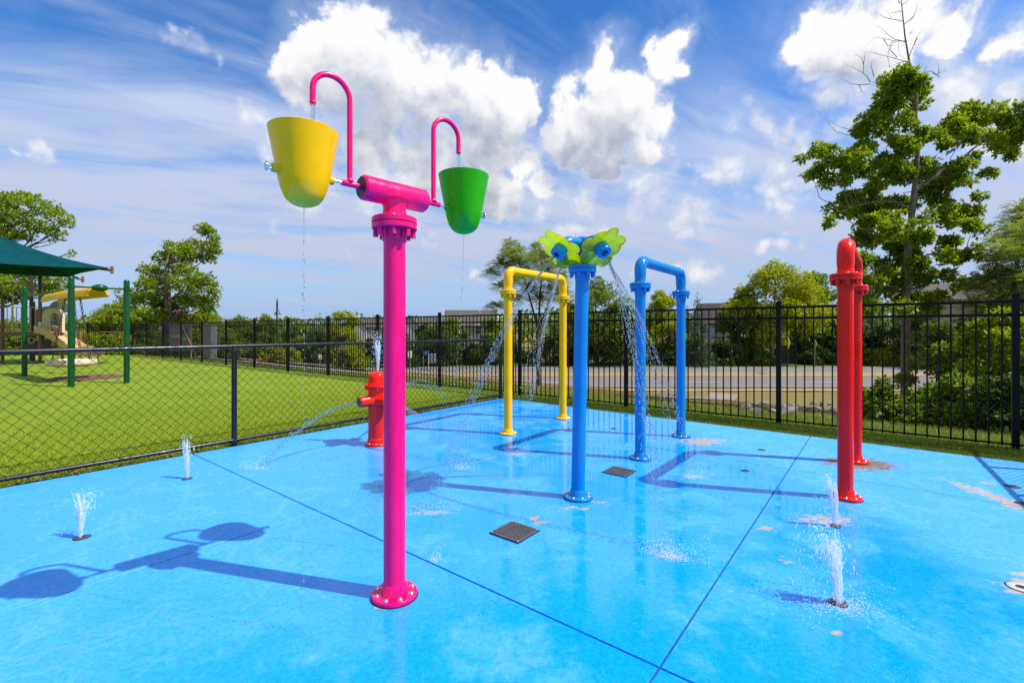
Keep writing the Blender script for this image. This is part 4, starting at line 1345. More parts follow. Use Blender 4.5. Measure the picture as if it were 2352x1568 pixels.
def fountain(label, base, height, seed, width=.03, n=200, core_r=.012, fork=1, spread=1.0, lean=(0, 0), core=.6, name='water_jet', cat='water jet', group='jets rising from the pad', z0=.005, broken=0.35):
    """an upright jet: a ropey aerated core breaking up into drops that fall back"""
    g = np.random.default_rng(seed)
    t = thing(name, label, cat, (base[0], base[1], z0), 0, group)
    w = Wet()
    for k in range(fork):
        a = g.uniform(0, 6.28); off = Vector((math.cos(a), math.sin(a), 0)) * (0 if fork == 1 else core_r * 1.5)
        topz = height * core * g.uniform(.8, 1.1)
        pts = []; rs = []
        N = 26; wob = Vector((0, 0, 0)); ln = Vector((lean[0], lean[1], 0)) + Vector((*g.normal(0, .06 * spread, 2), 0)) * (fork > 1)
        for i in range(N + 1):
            f = i / N
            wob = wob * .75 + Vector((*g.normal(0, core_r * .30 * (f + .1), 2), 0))
            pts.append(off + ln * (topz * f) + wob + ZU * (topz * f))
            rs.append(core_r * (.8 + .55 * f + g.uniform(-.28, .28)) * (1 - .55 * max(0, f - .6) / .4))
        w.thread(pts, rs, 8)
        # torn strands wrapped round the core
        for q in range(15):
            f0 = g.uniform(0, .6); f1 = min(1.25, f0 + g.uniform(.25, .6)); a0 = g.uniform(0, 6.28)
            pp = []
            for i in range(9):
                f = f0 + (f1 - f0) * i / 8
                rr = core_r * (1.0 + 1.6 * f * spread) * g.uniform(.8, 1.2)
                pp.append(off + ln * (topz * f) + Vector((math.cos(a0 + i * .12) * rr, math.sin(a0 + i * .12) * rr, topz * f)))
            w.thread(pp, [core_r * .22 * g.uniform(.4, 1.3) for _ in pp], 6)
    w.build('jet_core', M['foam'], parent=t)
    w = Wet()
    P_, D_ = [], []
    vz = math.sqrt(2 * G9 * height)
    for i in range(n):
        v0 = vz * g.uniform(.72, 1.02); T = 2 * v0 / G9
        tt = T * g.beta(2.2, 1.9) ; hv = g.normal(0, width * 1.9 * spread, 2) + np.array(lean) * v0 * .6
        z = v0 * tt - G9 * tt * tt / 2
        P_.append((hv[0] * tt * 2.2 + g.normal(0, core_r * .8), hv[1] * tt * 2.2 + g.normal(0, core_r * .8), max(.006 - z0, z))); D_.append((hv[0], hv[1], v0 - G9 * tt))
    r_ = g.uniform(.0007, .0024, n) * (1 + (g.uniform(0, 1, n) < .12) * .9)
    w.add(*drops(P_, D_, r_, r_ * g.uniform(1.2, 4.5, n), True))
    w.build('drop', M['foam'], parent=t)['kind'] = 'stuff'
    return t
fountain('ragged white jet spurting from the pad farthest left', gp(188, 1234), .33, 61, width=.026, n=300, core_r=.0085, fork=3, spread=1.2, lean=(.01, .02), core=.85)
fountain('thin forked jet close to the chain link fence', gp(430, 1099), .40, 62, width=.02, n=200, core_r=.0065, fork=3, spread=.9, core=.85)
fountain('slim jet rising in front of the red arch foot', gp(1918, 1207), .355, 63, width=.02, n=280, core_r=.008, fork=2, spread=.5, lean=(-.06, .0), core=.9)
fountain('thick bubbling jet nearest the camera', gp(1924, 1384), .39, 64, width=.036, n=800, core_r=.011, fork=3, spread=1.0, lean=(-.05, .02), core=.8)
fountain('feathery jet rising from the top of the hydrant', (HY_B.x, HY_B.y), .48, 65, width=.03, n=500, core_r=.009, fork=3, spread=.7, core=.8, z0=.90, group=None)
splash('foam where the near left flower spray lands', 985, 1178, .20, .08, 330, 71)
splash('double foam patch where the front flower spray lands', 1540, 1275, .17, .10, 420, 72, rot=R(-40))
splash('foam where the far right flower spray lands', 1590, 1094, .16, .10, 300, 73)
splash('foam where the far left flower spray lands', 1193, 1044, .15, .10, 260, 74)
splash('foam where the hydrant spray falls short of the fence', 588, 1074, .20, .12, 200, 75)
splash('foam where the hydrant spray lands beyond the pink post', 1064, 1074, .18, .12, 200, 76)
splash('small splash below the green bucket', 1000, 1284, .07, .05, 60, 77, h=.05)
splash('spatter round the nearest jet', 1924, 1390, .22, .13, 300, 78, h=.05)
splash('spatter round the jet in front of the red arch', 1910, 1200, .18, .10, 260, 79, h=.09)

# streams feeding the buckets and dribbling out of them
SB = Vector((-0.62, 2.46, 0)); SD = Vector((math.cos(R(45)), math.sin(R(45)), 0))
for s, nm in ((-1, 'yellow'), (1, 'green')):
    g = np.random.default_rng(80 + s)
    p = SB + SD * s * .428; w = Wet()
    N = 16; zt0, zt1 = 2.447, 2.12
    w.thread([p + ZU * (zt0 + (zt1 - zt0) * i / N) + Vector((*g.normal(0, .0012, 2), 0)) for i in range(N + 1)], [.0092 * (1 - .30 * i / N) * g.uniform(.85, 1.15) for i in range(N + 1)], 10)
    w.build('filling_stream', M['water'], 'clear stream pouring from the pink spout into the %s bucket' % nm, 'water stream')
    p = SB + SD * s * .468; z0 = 1.962 if s < 0 else 1.975
    drift = Vector((-.03, .04, 0)) if s < 0 else Vector((-.18, .06, 0))
    w = Wet(); N = 12; L_ = .16
    f_ = lambda z: p + drift * ((z0 - z) / z0) ** 1.5 + ZU * z
    w.thread([f_(z0 - L_ * i / N) for i in range(N + 1)], [.0022 * (1 - .35 * i / N) * g.uniform(.8, 1.2) for i in range(N + 1)], 6)
    w0 = w; w = Wet()
    z = z0 - L_; P_, r_, l_ = [], [], []
    while z > .02:
        f = (z0 - z) / z0
        P_.append(tuple(f_(z) + Vector((*g.normal(0, .002 + .004 * f, 2), 0)))); rr = g.uniform(.0014, .0034); r_.append(rr); l_.append(rr * g.uniform(1.2, 5.0 - 2 * f))
        z -= g.uniform(.012, .03 + .03 * f)
    w.add(*drops(P_, [(0.0, 0.02, -1.)] * len(P_), r_, l_, True))
    t_ = thing('dripping_stream', 'broken dribble falling from the bottom of the %s bucket' % nm, 'water stream')
    w0.build('stream', M['water'], parent=t_); w.build('drop', M['water'], parent=t_)['kind'] = 'stuff'
# ---------------------------------------------------------------- playground
M['pgreen'] = simple('green_post_paint', (0.0015, 0.062, 0.014), 0.3, spec=.35, var=.1, scale=4)
M['pyellow'] = simple('yellow_swing_plastic', (0.80, 0.44, 0.003), 0.5, var=.08, spec=.25)
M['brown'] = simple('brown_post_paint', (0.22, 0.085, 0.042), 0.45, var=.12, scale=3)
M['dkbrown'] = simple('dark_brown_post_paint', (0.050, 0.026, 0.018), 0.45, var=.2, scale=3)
M['beige'] = simple('beige_plastic', (0.56, 0.40, 0.19), 0.42, var=.06, scale=3, coat=.15)
M['tan'] = simple('tan_plastic', (0.60, 0.50, 0.36), 0.5, var=.06, scale=3)
M['cream'] = simple('cream_rail', (0.60, 0.42, 0.11), 0.4, var=.06)
M['sage'] = simple('sage_plastic', (0.24, 0.30, 0.21), 0.55, var=.10, scale=5)
M['mat'] = simple('maroon_rubber_mat', (0.150, 0.062, 0.052), 0.85, var=.25, scale=10, bump=.3)
M['chain'] = simple('rusty_chain', (0.14, 0.075, 0.055), 0.5, metal=.5, var=.3, scale=40)
M['deckm'] = simple('brown_deck_edge', (0.20, 0.075, 0.045), 0.55, var=.12)
def canopy_mat():
    m, nt, b, out = new_mat('teal_shade_cloth')
    P = pos(nt); f = nt.noise(P, 3, 5, .6)
    c = nt.mix(nt.ss(f, .3, .7), (0.001, 0.062, 0.080), (0.003, 0.085, 0.100))
    nt.put(b.inputs['Base Color'], c); b.inputs['Roughness'].default_value = .85; b.inputs['Specular IOR Level'].default_value = .1
    t = nt.new('ShaderNodeBsdfTranslucent'); t.inputs[0].default_value = (0.002, 0.11, 0.07, 1)
    mx_ = nt.new('ShaderNodeMixShader'); mx_.inputs[0].default_value = .30
    nt.l.new(b.outputs[0], mx_.inputs[1]); nt.l.new(t.outputs[0], mx_.inputs[2]); nt.l.new(mx_.outputs[0], out.inputs[0])
    return m
M['canopy'] = canopy_mat()

def ground_post(p, h, r, m, parent, name='post'):
    mb = MB(); mb.lathe([(r, -.1), (r, h - r * .9), (r * .93, h - r * .5), (r * .7, h - r * .16), (r * .3, h - .004), (.004, h)], p, n=22)
    return mb.build(name, m, parent)
def swing():
    A1 = Vector((*gp(56.3, 863), 0)); B1 = Vector((*gp(163.4, 887.4), 0)); B2 = Vector((*gp(291, 879), 0))
    A2 = A1 + (B2 - B1)
    o = B1
    t = thing('swing_frame', 'green four post frame carrying a yellow overhead swing beam', 'swing frame', tuple(o))
    r = .066; H = 2.74; zb = 2.485
    for p in (A1, A2, B1, B2):
        q = p - o; ground_post(q, H, r, M['pgreen'], t)
        mb = MB()
        for z in (zb - .045, zb + .035): mb.lathe([(r + .001, z), (r + .011, z + .002), (r + .011, z + .012), (r + .001, z + .014)], q, n=22, cap0=False, cap1=False)
        mb.build('collar', M['pgreen'], t)
    for p, q in ((A1, A2), (B1, B2)):
        d = (q - p).normalized()
        mb = MB(); mb.tube([p - o + ZU * zb - d * .12, q - o + ZU * zb + d * .12], .024, 14)
        bar = mb.build('cross_bar', M['pgreen'], t)
        c = (p + q) / 2 - o + ZU * zb
        mb = MB(); mb.lathe([(.02, -.16), (.055, -.14), (.085, -.06), (.095, 0), (.085, .06), (.055, .14), (.02, .16)], c, d, n=20)
        mb.build('swivel_ball', M['pgreen'], bar)
    a = (A1 + A2) / 2 - o + ZU * zb; b = (B1 + B2) / 2 - o + ZU * zb
    d = (b - a); L = d.length; d = d.normalized(); s = Vector((-d.y, d.x, 0))
    # hooded yellow beam: an arched trough running between the two cross bars
    prof = [(-.24, -.10), (-.235, -.02), (-.19, .075), (-.10, .125), (0, .14), (.10, .125), (.19, .075), (.235, -.02), (.24, -.10), (.20, -.115), (.185, -.03), (.15, .035), (.08, .075), (0, .085), (-.08, .075), (-.15, .035), (-.185, -.03), (-.20, -.115)]
    n = len(prof); vs = []; K = 16
    for i in range(K + 1):
        f = i / K; bow = .02 * math.sin(PI * f) - .06
        w = .80 + .30 * math.sin(PI * f) + (.10 if i in (0, K) else 0)
        for (x, z) in prof: vs.append(a + d * (.12 + (L - .24) * f) + s * x * w + ZU * (z + bow - .05))
    fs = []
    for i in range(K):
        for j in range(n): fs.append((i * n + j, i * n + (j + 1) % n, (i + 1) * n + (j + 1) % n, (i + 1) * n + j))
    fs += [tuple(reversed(range(n))), tuple(K * n + j for j in range(n))]
    mb = MB(); mb.add(vs, fs); beam = mb.build('beam', M['pyellow'], t, smooth=25)
    mb = MB(); mb.tube([a, b], .03, 12); mb.build('axle', M['pgreen'], beam)
    # disc seat on chains
    c = (a + b) / 2
    pc = o + Vector((c.x, c.y, 0))
    tt = thing('disc_swing', 'round tan disc seat hanging on chains from the yellow beam', 'swing', tuple(pc))
    mb = MB(); mb.lathe([(.02, .37), (.36, .37), (.52, .40), (.55, .44), (.55, .53), (.53, .56), (.48, .565), (.44, .52), (.40, .49), (.02, .48)], n=48)
    mb.build('seat', M['tan'], tt)
    for sx, sy in ((1, .8), (-1, .8), (0, -1.1)):
        e = d * (.42 * sx) + s * (.42 * sy * .9); e.z = .53
        tp = d * (.30 * sx) + s * (.10 * sy); tp.z = zb + .02
        mb = MB(); v = tp - e; nl = int(v.length / .085); X = v.normalized(); Y0 = X.cross(Vector((1, .3, 0))).normalized(); Z0 = X.cross(Y0)
        for i in range(nl):
            q = e + v * ((i + .5) / nl); Y = Y0 if i % 2 else Z0
            mb.tube([q + X * math.cos(a_) * .054 + Y * math.sin(a_) * .026 for a_ in np.linspace(0, 2 * PI, 10)[:-1]], .009, 5, closed=True)
        mb.build('chain', M['chain'], tt)
    mb = MB(); mb.lathe([(.85, -.001), (.85, .02), (.82, .028), (.02, .030)], pc + Vector((.1, .35, 0)), n=40)
    tag(mb.build('wear_mat', M['mat']), 'maroon rubber mat on the lawn under the disc swing', 'mat')
swing()

TW = Vector((*gp(92, 832), 0))        # tower post below the roof
def tower():
    t = thing('play_tower', 'brown post play tower with cream rails and sage panels', 'play structure', tuple(TW))
    zd = 1.29
    X = Vector((1, -.06, 0)).normalized(); Y = Vector((.06, 1, 0)).normalized()
    W_ = 1.75; Dp = 1.25
    P = lambda a, b, z=0: X * a + Y * b + ZU * z
    # posts: the front ones brown, the rear ones darker, the roof's shade put into their paint
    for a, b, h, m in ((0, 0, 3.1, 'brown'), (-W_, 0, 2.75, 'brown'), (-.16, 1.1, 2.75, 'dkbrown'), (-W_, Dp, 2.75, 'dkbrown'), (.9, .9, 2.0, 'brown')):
        if (a, b) == (.9, .9): h = 1.3
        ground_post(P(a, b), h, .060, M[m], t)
    mb = MB()
    mb.box(P(-W_ / 2, Dp / 2, zd - .02), (W_ + .1, Dp + .1, .04), (X, Y, ZU)); 
    for b in (-.02, Dp + .02): mb.box(P(-W_ / 2, b, zd - .06), (W_ + .16, .05, .16), (X, Y, ZU))
    mb.box(P(.45, .3, zd - .05), (.9, .9, .1), (X, Y, ZU))
    mb.build('deck', M['deckm'], t, smooth=0)
    # guard rail along the front
    mb = MB()
    mb.tube([P(-W_ + .06, 0, zd + .05), P(-.06, 0, zd + .05)], .018, 8); mb.tube([P(-W_ + .06, 0, zd + 1.10), P(-.06, 0, zd + 1.10)], .018, 8)
    for i in range(1, 8):
        mb.tube([P(-W_ + W_ * i / 8, 0, zd + .05), P(-W_ + W_ * i / 8, 0, zd + 1.10)], .015, 8)
    mb.build('guard_rail', M['cream'], t)
    mb = MB()
    for i in range(5): mb.tube([P(-W_ - .75 + .16 * i, -.1, zd - .02), P(-W_ - .75 + .16 * i, -.1, zd + 1.15)], .016, 8)
    mb.tube([P(-W_ - .8, -.1, zd + 1.15), P(-W_ - .06, -.1, zd + 1.15)], .018, 8); mb.tube([P(-W_ - .8, -.1, zd), P(-W_ - .06, -.1, zd)], .018, 8)
    mb.build('guard_rail', M['cream'], t)
    mb = MB()
    mb.tube([P(-1.12, -.12, zd), P(-1.12, -.12, zd + 1.9), P(-1.08, -.12, zd + 2.05), P(-.98, -.12, zd + 2.13), P(-.8, -.1, zd + 2.15), P(-.62, -.12, zd + 2.05), P(-.58, -.12, zd + 1.9), P(-.58, -.12, zd + .05)], .019, 10)
    mb.build('hoop', M['cream'], t)
    # sage panel with moulded picture blocks at the back
    mb = MB()
    N = 12; top = [(-1.62 + 1.35 * i / N, zd + 1.05 + .17 * math.sin(PI * i / N)) for i in range(N + 1)]
    poly = [(-1.62, zd + .05)] + top + [(-.27, zd + .05)]
    poly = [(-1.62, zd + .05), (-.27, zd + .05)] + top[::-1]
    n = len(poly)
    mb.add([P(a, Dp - .02, z) for a, z in poly] + [P(a, Dp + .03, z) for a, z in poly], [tuple(range(n)), tuple(reversed(range(n, 2 * n)))] + [(i, n + i, n + (i + 1) % n, (i + 1) % n) for i in range(n)])
    pan = mb.build('panel', M['sage'], t, smooth=0)
    mb = MB(); g = random.Random(4)
    for i in range(5):
        for j in range(4):
            a = -1.42 + i * .25; z = zd + .25 + j * .2
            mb.box(P(a, Dp - .028, z), (.10 + g.random() * .03, .02, .03), (X, Y, ZU)); mb.box(P(a + g.uniform(-.03, .03), Dp - .028, z + .03), (.04, .02, .05), (X, Y, ZU))
    mb.build('moulding', M['dkbrown'], pan, smooth=0)
    # dark underside panel and steering wheel
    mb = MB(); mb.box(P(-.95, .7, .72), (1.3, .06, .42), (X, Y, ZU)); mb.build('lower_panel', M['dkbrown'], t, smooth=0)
    mb = MB(); mb.tube([P(-.42 + .13 * math.cos(a), .02, .95 + .13 * math.sin(a)) for a in np.linspace(0, 2 * PI, 15)[:-1]], .02, 8, closed=True); mb.build('wheel', M['cream'], t)
    # slide hood: moulded panel with an arched doorway
    mb = MB(); a0, a1 = .08, 1.02; zc = zd + .62
    outer, inner = [], []
    N = 28
    for i in range(N + 1):
        th = PI * i / N; c_, s_ = math.cos(th), math.sin(th)
        outer.append(((a0 + a1) / 2 + (a1 - a0) / 2 * c_, zc + (.50 + .06 * math.cos(2 * th)) * s_)); inner.append(((a0 + a1) / 2 + .02 + .23 * c_, zc + .24 * s_))
    outer = [(a1, zd)] + outer + [(a0, zd)]; inner = [((a0 + a1) / 2 + .25, zd)] + inner + [((a0 + a1) / 2 - .21, zd)]
    n = len(outer); vs = []
    for yy in (0, .12):
        vs += [P(a, yy, z) for a, z in outer] + [P(a, yy + (.07 if yy == 0 else -.0), z) for a, z in inner]
    fs = []
    for i in range(n - 1):
        fs.append((i, i + 1, n + i + 1, n + i)); fs.append((2 * n + i, 3 * n + i, 3 * n + i + 1, 2 * n + i + 1))
        fs.append((i, 2 * n + i, 2 * n + i + 1, i + 1)); fs.append((n + i, n + i + 1, 3 * n + i + 1, 3 * n + i))
    mb.add(vs, fs); mb.build('slide_hood', M['tan'], t, smooth=40)
    mb = MB(); N = 12
    top = [(-.02 + .98 * i / N, zd + 1.22 + .20 * math.sin(PI * (i / N) ** .8)) for i in range(N + 1)]
    poly = [(-.02, zd + .9), (.96, zd + .9)] + top[::-1]; n = len(poly)
    mb.add([P(a, .42, z) for a, z in poly] + [P(a, .47, z) for a, z in poly], [tuple(range(n)), tuple(reversed(range(n, 2 * n)))] + [(i, n + i, n + (i + 1) % n, (i + 1) % n) for i in range(n)])
    mb.build('panel', M['sage'], t, smooth=0)
    # notice on the front post
    mb = MB()
    for z, h in ((1.58, .17), (1.44, .05), (1.37, .05)):
        mb.lathe([(.0612, z), (.0622, z + .001), (.0622, z + h), (.0612, z + h + .001)], P(0, 0), n=22, cap0=False, cap1=False)
    mb.build('notice', M['white'], t)
    # slide
    s0 = P(.22, -.06, zd + .02)
    tt = tag(empty('slide', tuple(TW)), 'beige plastic slide with raised edges running down to the lawn', 'slide')
    path = [(0, 0), (.25, -.02), (.55, -.10), (.95, -.33), (1.4, -.60), (1.8, -.80), (2.1, -.90), (2.4, -.945), (2.75, -.96)]
    prof = [(-.36, .25), (-.325, .28), (-.29, .25), (-.26, .04), (-.10, 0), (.10, 0), (.26, .04), (.29, .25), (.325, .28), (.36, .25), (.335, -.04), (.10, -.07), (-.10, -.07), (-.335, -.04)]
    n = len(prof); vs = []; pts = []
    for k in range(len(path) - 1):
        for q in range(4):
            f = q / 4; pts.append((path[k][0] + (path[k + 1][0] - path[k][0]) * f, path[k][1] + (path[k + 1][1] - path[k][1]) * f))
    pts.append(path[-1])
    DX = Vector((.985, -.17, 0)); DY = Vector((.17, .985, 0))
    for (a, z) in pts:
        for (x, h) in prof: vs.append(s0 + DX * a + DY * x + ZU * (z + h * (1.0 if a < 2.3 else 1 - .45 * (a - 2.3) / .45)))
    fs = []
    for i in range(len(pts) - 1):
        for j in range(n): fs.append((i * n + j, (i + 1) * n + j, (i + 1) * n + (j + 1) % n, i * n + (j + 1) % n))
    fs += [tuple(range(n)), tuple(reversed([(len(pts) - 1) * n + j for j in range(n)]))]
    mb = MB(); mb.add(vs, fs); mb.build('chute', M['beige'], tt, smooth=50)
    mb = MB()
    for a, z in ((2.15, .33), (2.62, .30)):
        for x in (-.17, .17): q = s0 + DX * a + DY * x; mb.tube([Vector((q.x, q.y, -.02)), Vector((q.x, q.y, z))], .028, 8)
    mb.build('foot', M['beige'], tt)
    mb = MB(); mb.lathe([(.62, -.001), (.62, .015), (.60, .022), (.02, .023)], TW + s0 + DX * 3.35, n=32); 
    tag(mb.build('wear_mat', M['mat']), 'maroon rubber mat on the lawn at the foot of the slide', 'mat')
M['white'] = simple('white_enamel', (0.72, 0.72, 0.71), 0.45, var=.06)
tower()

def canopy():
    t1 = Vector((*at(252, 19.0), hz(614, 19.0))); t2 = Vector((*at(181.5, 22.4), hz(636, 22.4)))
    o = Vector((t1.x, t1.y, 0))
    t = thing('shade_canopy', 'teal fabric shade roof on brown posts over the play tower', 'shade sail', tuple(o))
    e = (t2 - t1); e.z = 0; L = e.length; ed = e.normalized(); fd = Vector((-ed.y, ed.x, 0))
    if fd.y > 0: fd = -fd
    # four corners, hipped roof with hanging edges
    W2 = 6.0; zc = 3.93
    c = [Vector((0, 0, zc)), ed * L + ZU * zc, ed * L + fd * W2 + ZU * zc, fd * W2 + ZU * zc]
    ap = (c[0] + c[2]) / 2 + ZU * 1.30
    vs = []; fs = []; N = 14
    for k in range(4):
        a, b = c[k], c[(k + 1) % 4]; b0 = len(vs)
        for i in range(N + 1):
            f = i / N
            for j in range(N + 1):
                h = j / N
                edge = a + (b - a) * h
                inn = (ap - (a + b) / 2); inn.z = 0; inn.normalize()
                edge = edge + inn * (.55 * 4 * h * (1 - h)) + ZU * (-.10 * 4 * h * (1 - h) + .0)
                sag = -.16 * math.sin(PI * f) * (1 if True else 0)
                vs.append(edge + (ap - edge) * f + ZU * sag)
        for i in range(N):
            for j in range(N): q = b0 + i * (N + 1) + j; fs.append((q, q + 1, q + N + 2, q + N + 1))
    mb = MB(); mb.add(vs, fs); cl = mb.build('fabric', M['canopy'], t, smooth=60)
    so = cl.modifiers.new('thickness', 'SOLIDIFY'); so.thickness = .012; so.offset = -1
    # posts and arms
    pA = TW - o; pB = Vector((*gp(72, 828), 0)) - o
    hub = Vector((ap.x, ap.y, 0))
    for q in (pA, pB):
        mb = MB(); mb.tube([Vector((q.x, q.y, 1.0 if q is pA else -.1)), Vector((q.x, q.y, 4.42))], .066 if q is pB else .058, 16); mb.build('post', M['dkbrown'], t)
    for k, q in ((0, pA), (1, pB), (2, pB), (3, pA)):
        d = (c[k] - Vector((q.x, q.y, 4.40))).normalized()
        mb = MB(); mb.tube([Vector((q.x, q.y, 4.38)), c[k] - ZU * .10 + Vector((d.x, d.y, 0)) * .12], .050, 12)
        arm = mb.build('arm', M['brown'], t)
        mb = MB(); q2 = c[k] - ZU * .10 + Vector((d.x, d.y, 0)) * .14
        mb.tube([q2 - ZU * .13, q2 + ZU * .16], .055, 12); mb.build('corner_clamp', M['brown'], arm)
canopy()
# ---------------------------------------------------------------- foliage
def leaf_mat(name, c0, c1, tr=0.35, rough=.42, spec=.35):
    m, nt, b, out = new_mat(name)
    gi = nt.new('ShaderNodeNewGeometry').outputs['Random Per Island']
    P = pos(nt); f = nt.noise(P, .9, 3, .55)
    k = nt.m('ADD', nt.m('MULTIPLY', gi, .65), nt.m('MULTIPLY_ADD', f, .9, -.28), clamp=True)
    c = nt.mix(k, c0, c1)
    nt.put(b.inputs['Base Color'], c); b.inputs['Roughness'].default_value = rough; b.inputs['Specular IOR Level'].default_value = spec
    t = nt.new('ShaderNodeBsdfTranslucent'); nt.put(t.inputs[0], nt.mix(1.0, c, (1.25, 1.3, .7), 'MULTIPLY'))
    mx_ = nt.new('ShaderNodeMixShader'); mx_.inputs[0].default_value = tr
    nt.l.new(b.outputs[0], mx_.inputs[1]); nt.l.new(t.outputs[0], mx_.inputs[2]); nt.l.new(mx_.outputs[0], out.inputs[0])
    return m
LM = {'oak_big': leaf_mat('tall_oak_leaf', (0.075, 0.150, 0.006), (0.360, 0.430, 0.014), .48),
      'oak': leaf_mat('oak_leaf', (0.100, 0.180, 0.006), (0.370, 0.420, 0.014), .50),
      'bright': leaf_mat('yellow_green_leaf', (0.210, 0.275, 0.005), (0.470, 0.460, 0.008), .48),
      'mid': leaf_mat('green_leaf', (0.070, 0.140, 0.009), (0.240, 0.310, 0.018), .44),
      'dark': leaf_mat('dark_leaf', (0.025, 0.060, 0.008), (0.100, 0.155, 0.014), .34),
      'conifer': leaf_mat('needle', (0.026, 0.065, 0.026), (0.100, 0.150, 0.050), .2),
      'locust': leaf_mat('locust_leaf', (0.130, 0.180, 0.030), (0.290, 0.330, 0.065), .48),
      'gold': leaf_mat('golden_shrub_leaf', (0.22, 0.25, 0.006), (0.42, 0.40, 0.008), .38),
      'purple': leaf_mat('purple_leaf', (0.055, 0.015, 0.022), (0.115, 0.032, 0.038), .25)}
M['bark'] = simple('grey_bark', (0.155, 0.120, 0.092), 0.9, var=.35, scale=7, bump=.9, bscale=22)
M['bark_dark'] = simple('dark_bark', (0.065, 0.048, 0.038), 0.9, var=.3, scale=9, bump=.8, bscale=25)
M['deadwood'] = simple('bare_twig', (0.075, 0.055, 0.050), 0.85, var=.25, scale=9)

def leaves(tips, axes, k, L, W, g):
    """k leaves radiating from each twig tip"""
    n = len(tips)
    T = np.repeat(tips, k, 0); A = np.repeat(axes, k, 0); m = n * k
    d = A * .55 + g.normal(0, .75, (m, 3)); d[:, 2] += .05
    d /= np.linalg.norm(d, axis=1, keepdims=True)
    up = np.array([[.25, -.1, 1.0]]) + g.normal(0, .50, (m, 3))
    s = np.cross(d, up); s /= np.linalg.norm(s, axis=1, keepdims=True) + 1e-9
    nn = np.cross(s, d)
    l = (L * g.uniform(.6, 1.25, m))[:, None]; w = (W * g.uniform(.7, 1.25, m))[:, None]
    b = T + d * l * .12
    mid = b + d * l * .52 - nn * l * .05
    vs = np.stack([b, mid + s * w * .5, b + d * l - nn * l * .16, mid - s * w * .5], 1).reshape(-1, 3)
    return vs, np.arange(m * 4).reshape(-1, 4)
def crown(name, cl, n, k, L, W, mat, parent, seed, shell=.45, squash=None):
    """cl: rows (x, y, z, rx, ry, rz)"""
    g = np.random.default_rng(seed); cl = np.asarray(cl, float)
    wgt = (cl[:, 3] * cl[:, 4] * cl[:, 5]) ** .67; wgt /= wgt.sum()
    ci = g.choice(len(cl), n, p=wgt)
    d = g.normal(0, 1, (n, 3)); d /= np.linalg.norm(d, axis=1, keepdims=True)
    r = g.uniform(shell ** 3, 1, n)[:, None] ** (1 / 3) * g.normal(1, .12, n)[:, None]
    # clumpy rim: let the radius vary with direction
    lob = 1 + .22 * np.sin(5 * d[:, :1] + ci[:, None]) * np.cos(4 * d[:, 2:3] + 2 * ci[:, None])
    tips = cl[ci, :3] + d * r * lob * cl[ci, 3:6]
    ax = d.copy(); ax[:, 2] += .35
    vs, fs = leaves(tips, ax, k, L, W, g)
    return np_mesh(name, vs, fs, mat, parent)
def limb(mb, a, b, r0, r1, g, sag=.15, n=6, seg=7):
    a, b = Vector(a), Vector(b); L = (b - a).length; pts = []; rs = []
    o = Vector((g.uniform(-1, 1), g.uniform(-1, 1), g.uniform(-.3, .6))) * L * sag
    for i in range(n + 1):
        f = i / n
        pts.append(a + (b - a) * f + o * math.sin(PI * f) + Vector((g.uniform(-1, 1), g.uniform(-1, 1), g.uniform(-1, 1))) * L * .02); rs.append(r0 + (r1 - r0) * f ** .8)
    mb.tube(pts, rs, seg, caps=False)
    return pts
def wood(trunk, tr, cl, mat, parent, seed, twigs=3, start=.35, lr=.30, att=()):
    """trunk polyline (local) with radii, limbs to each clump"""
    g = random.Random(seed); mb = MB()
    mb.tube(trunk, tr, 12)
    TP = [Vector(p) for p in trunk]
    z0, z1 = TP[0].z, TP[-1].z
    for (x, y, z, rx, ry, rz) in cl:
        c = Vector((x, y, z))
        # leave the trunk somewhat below the clump
        tgt = max(z0 + (z1 - z0) * start, z - .45 * math.hypot(x, y) - .2)
        best = min(range(len(TP)), key=lambda i: abs(TP[i].z - tgt)); a = TP[best]
        r0 = min(tr[best] * .6, tr[0] * lr)
        if att:
            q = min(att, key=lambda q: (q - c).length + 1.2 * max(0, q.z - z))
            if (q - c).length < (a - c).length: a = q; r0 *= .5
        limb(mb, a, c, r0, r0 * .22, g)
        for _ in range(twigs):
            e = c + Vector((g.uniform(-1, 1) * rx, g.uniform(-1, 1) * ry, g.uniform(-.6, 1) * rz)) * .8
            limb(mb, c + (a - c) * g.uniform(0, .35), e, r0 * .25, r0 * .07, g, n=4, seg=5)
    return mb.build('trunk', mat, parent)
def pixel_clumps(rows, Y, base, sc=1.0, ox=0.0, oy=0.0, depth=1.0, seed=1, flat=1.0, bare=None):
    """clumps read off the photograph (px, py, half-width, half-height) and set at real depth"""
    g = random.Random(seed); out = []
    for (x, y, a, b) in rows:
        px, py = ox + x * sc, oy + y * sc; a *= sc; b *= sc
        yy = Y + g.gauss(0, depth)
        if bare and abs(x - bare[0] - (y - bare[1]) * bare[2]) < bare[3] and g.random() < .75: yy = Y + abs(yy - Y) + .35
        k = yy / FOC
        out.append(((px - CX) * k - base[0], yy - base[1], EYE + (HY - py) * k - base[2], a * k, a * k * .95, b * k * flat))
    return out

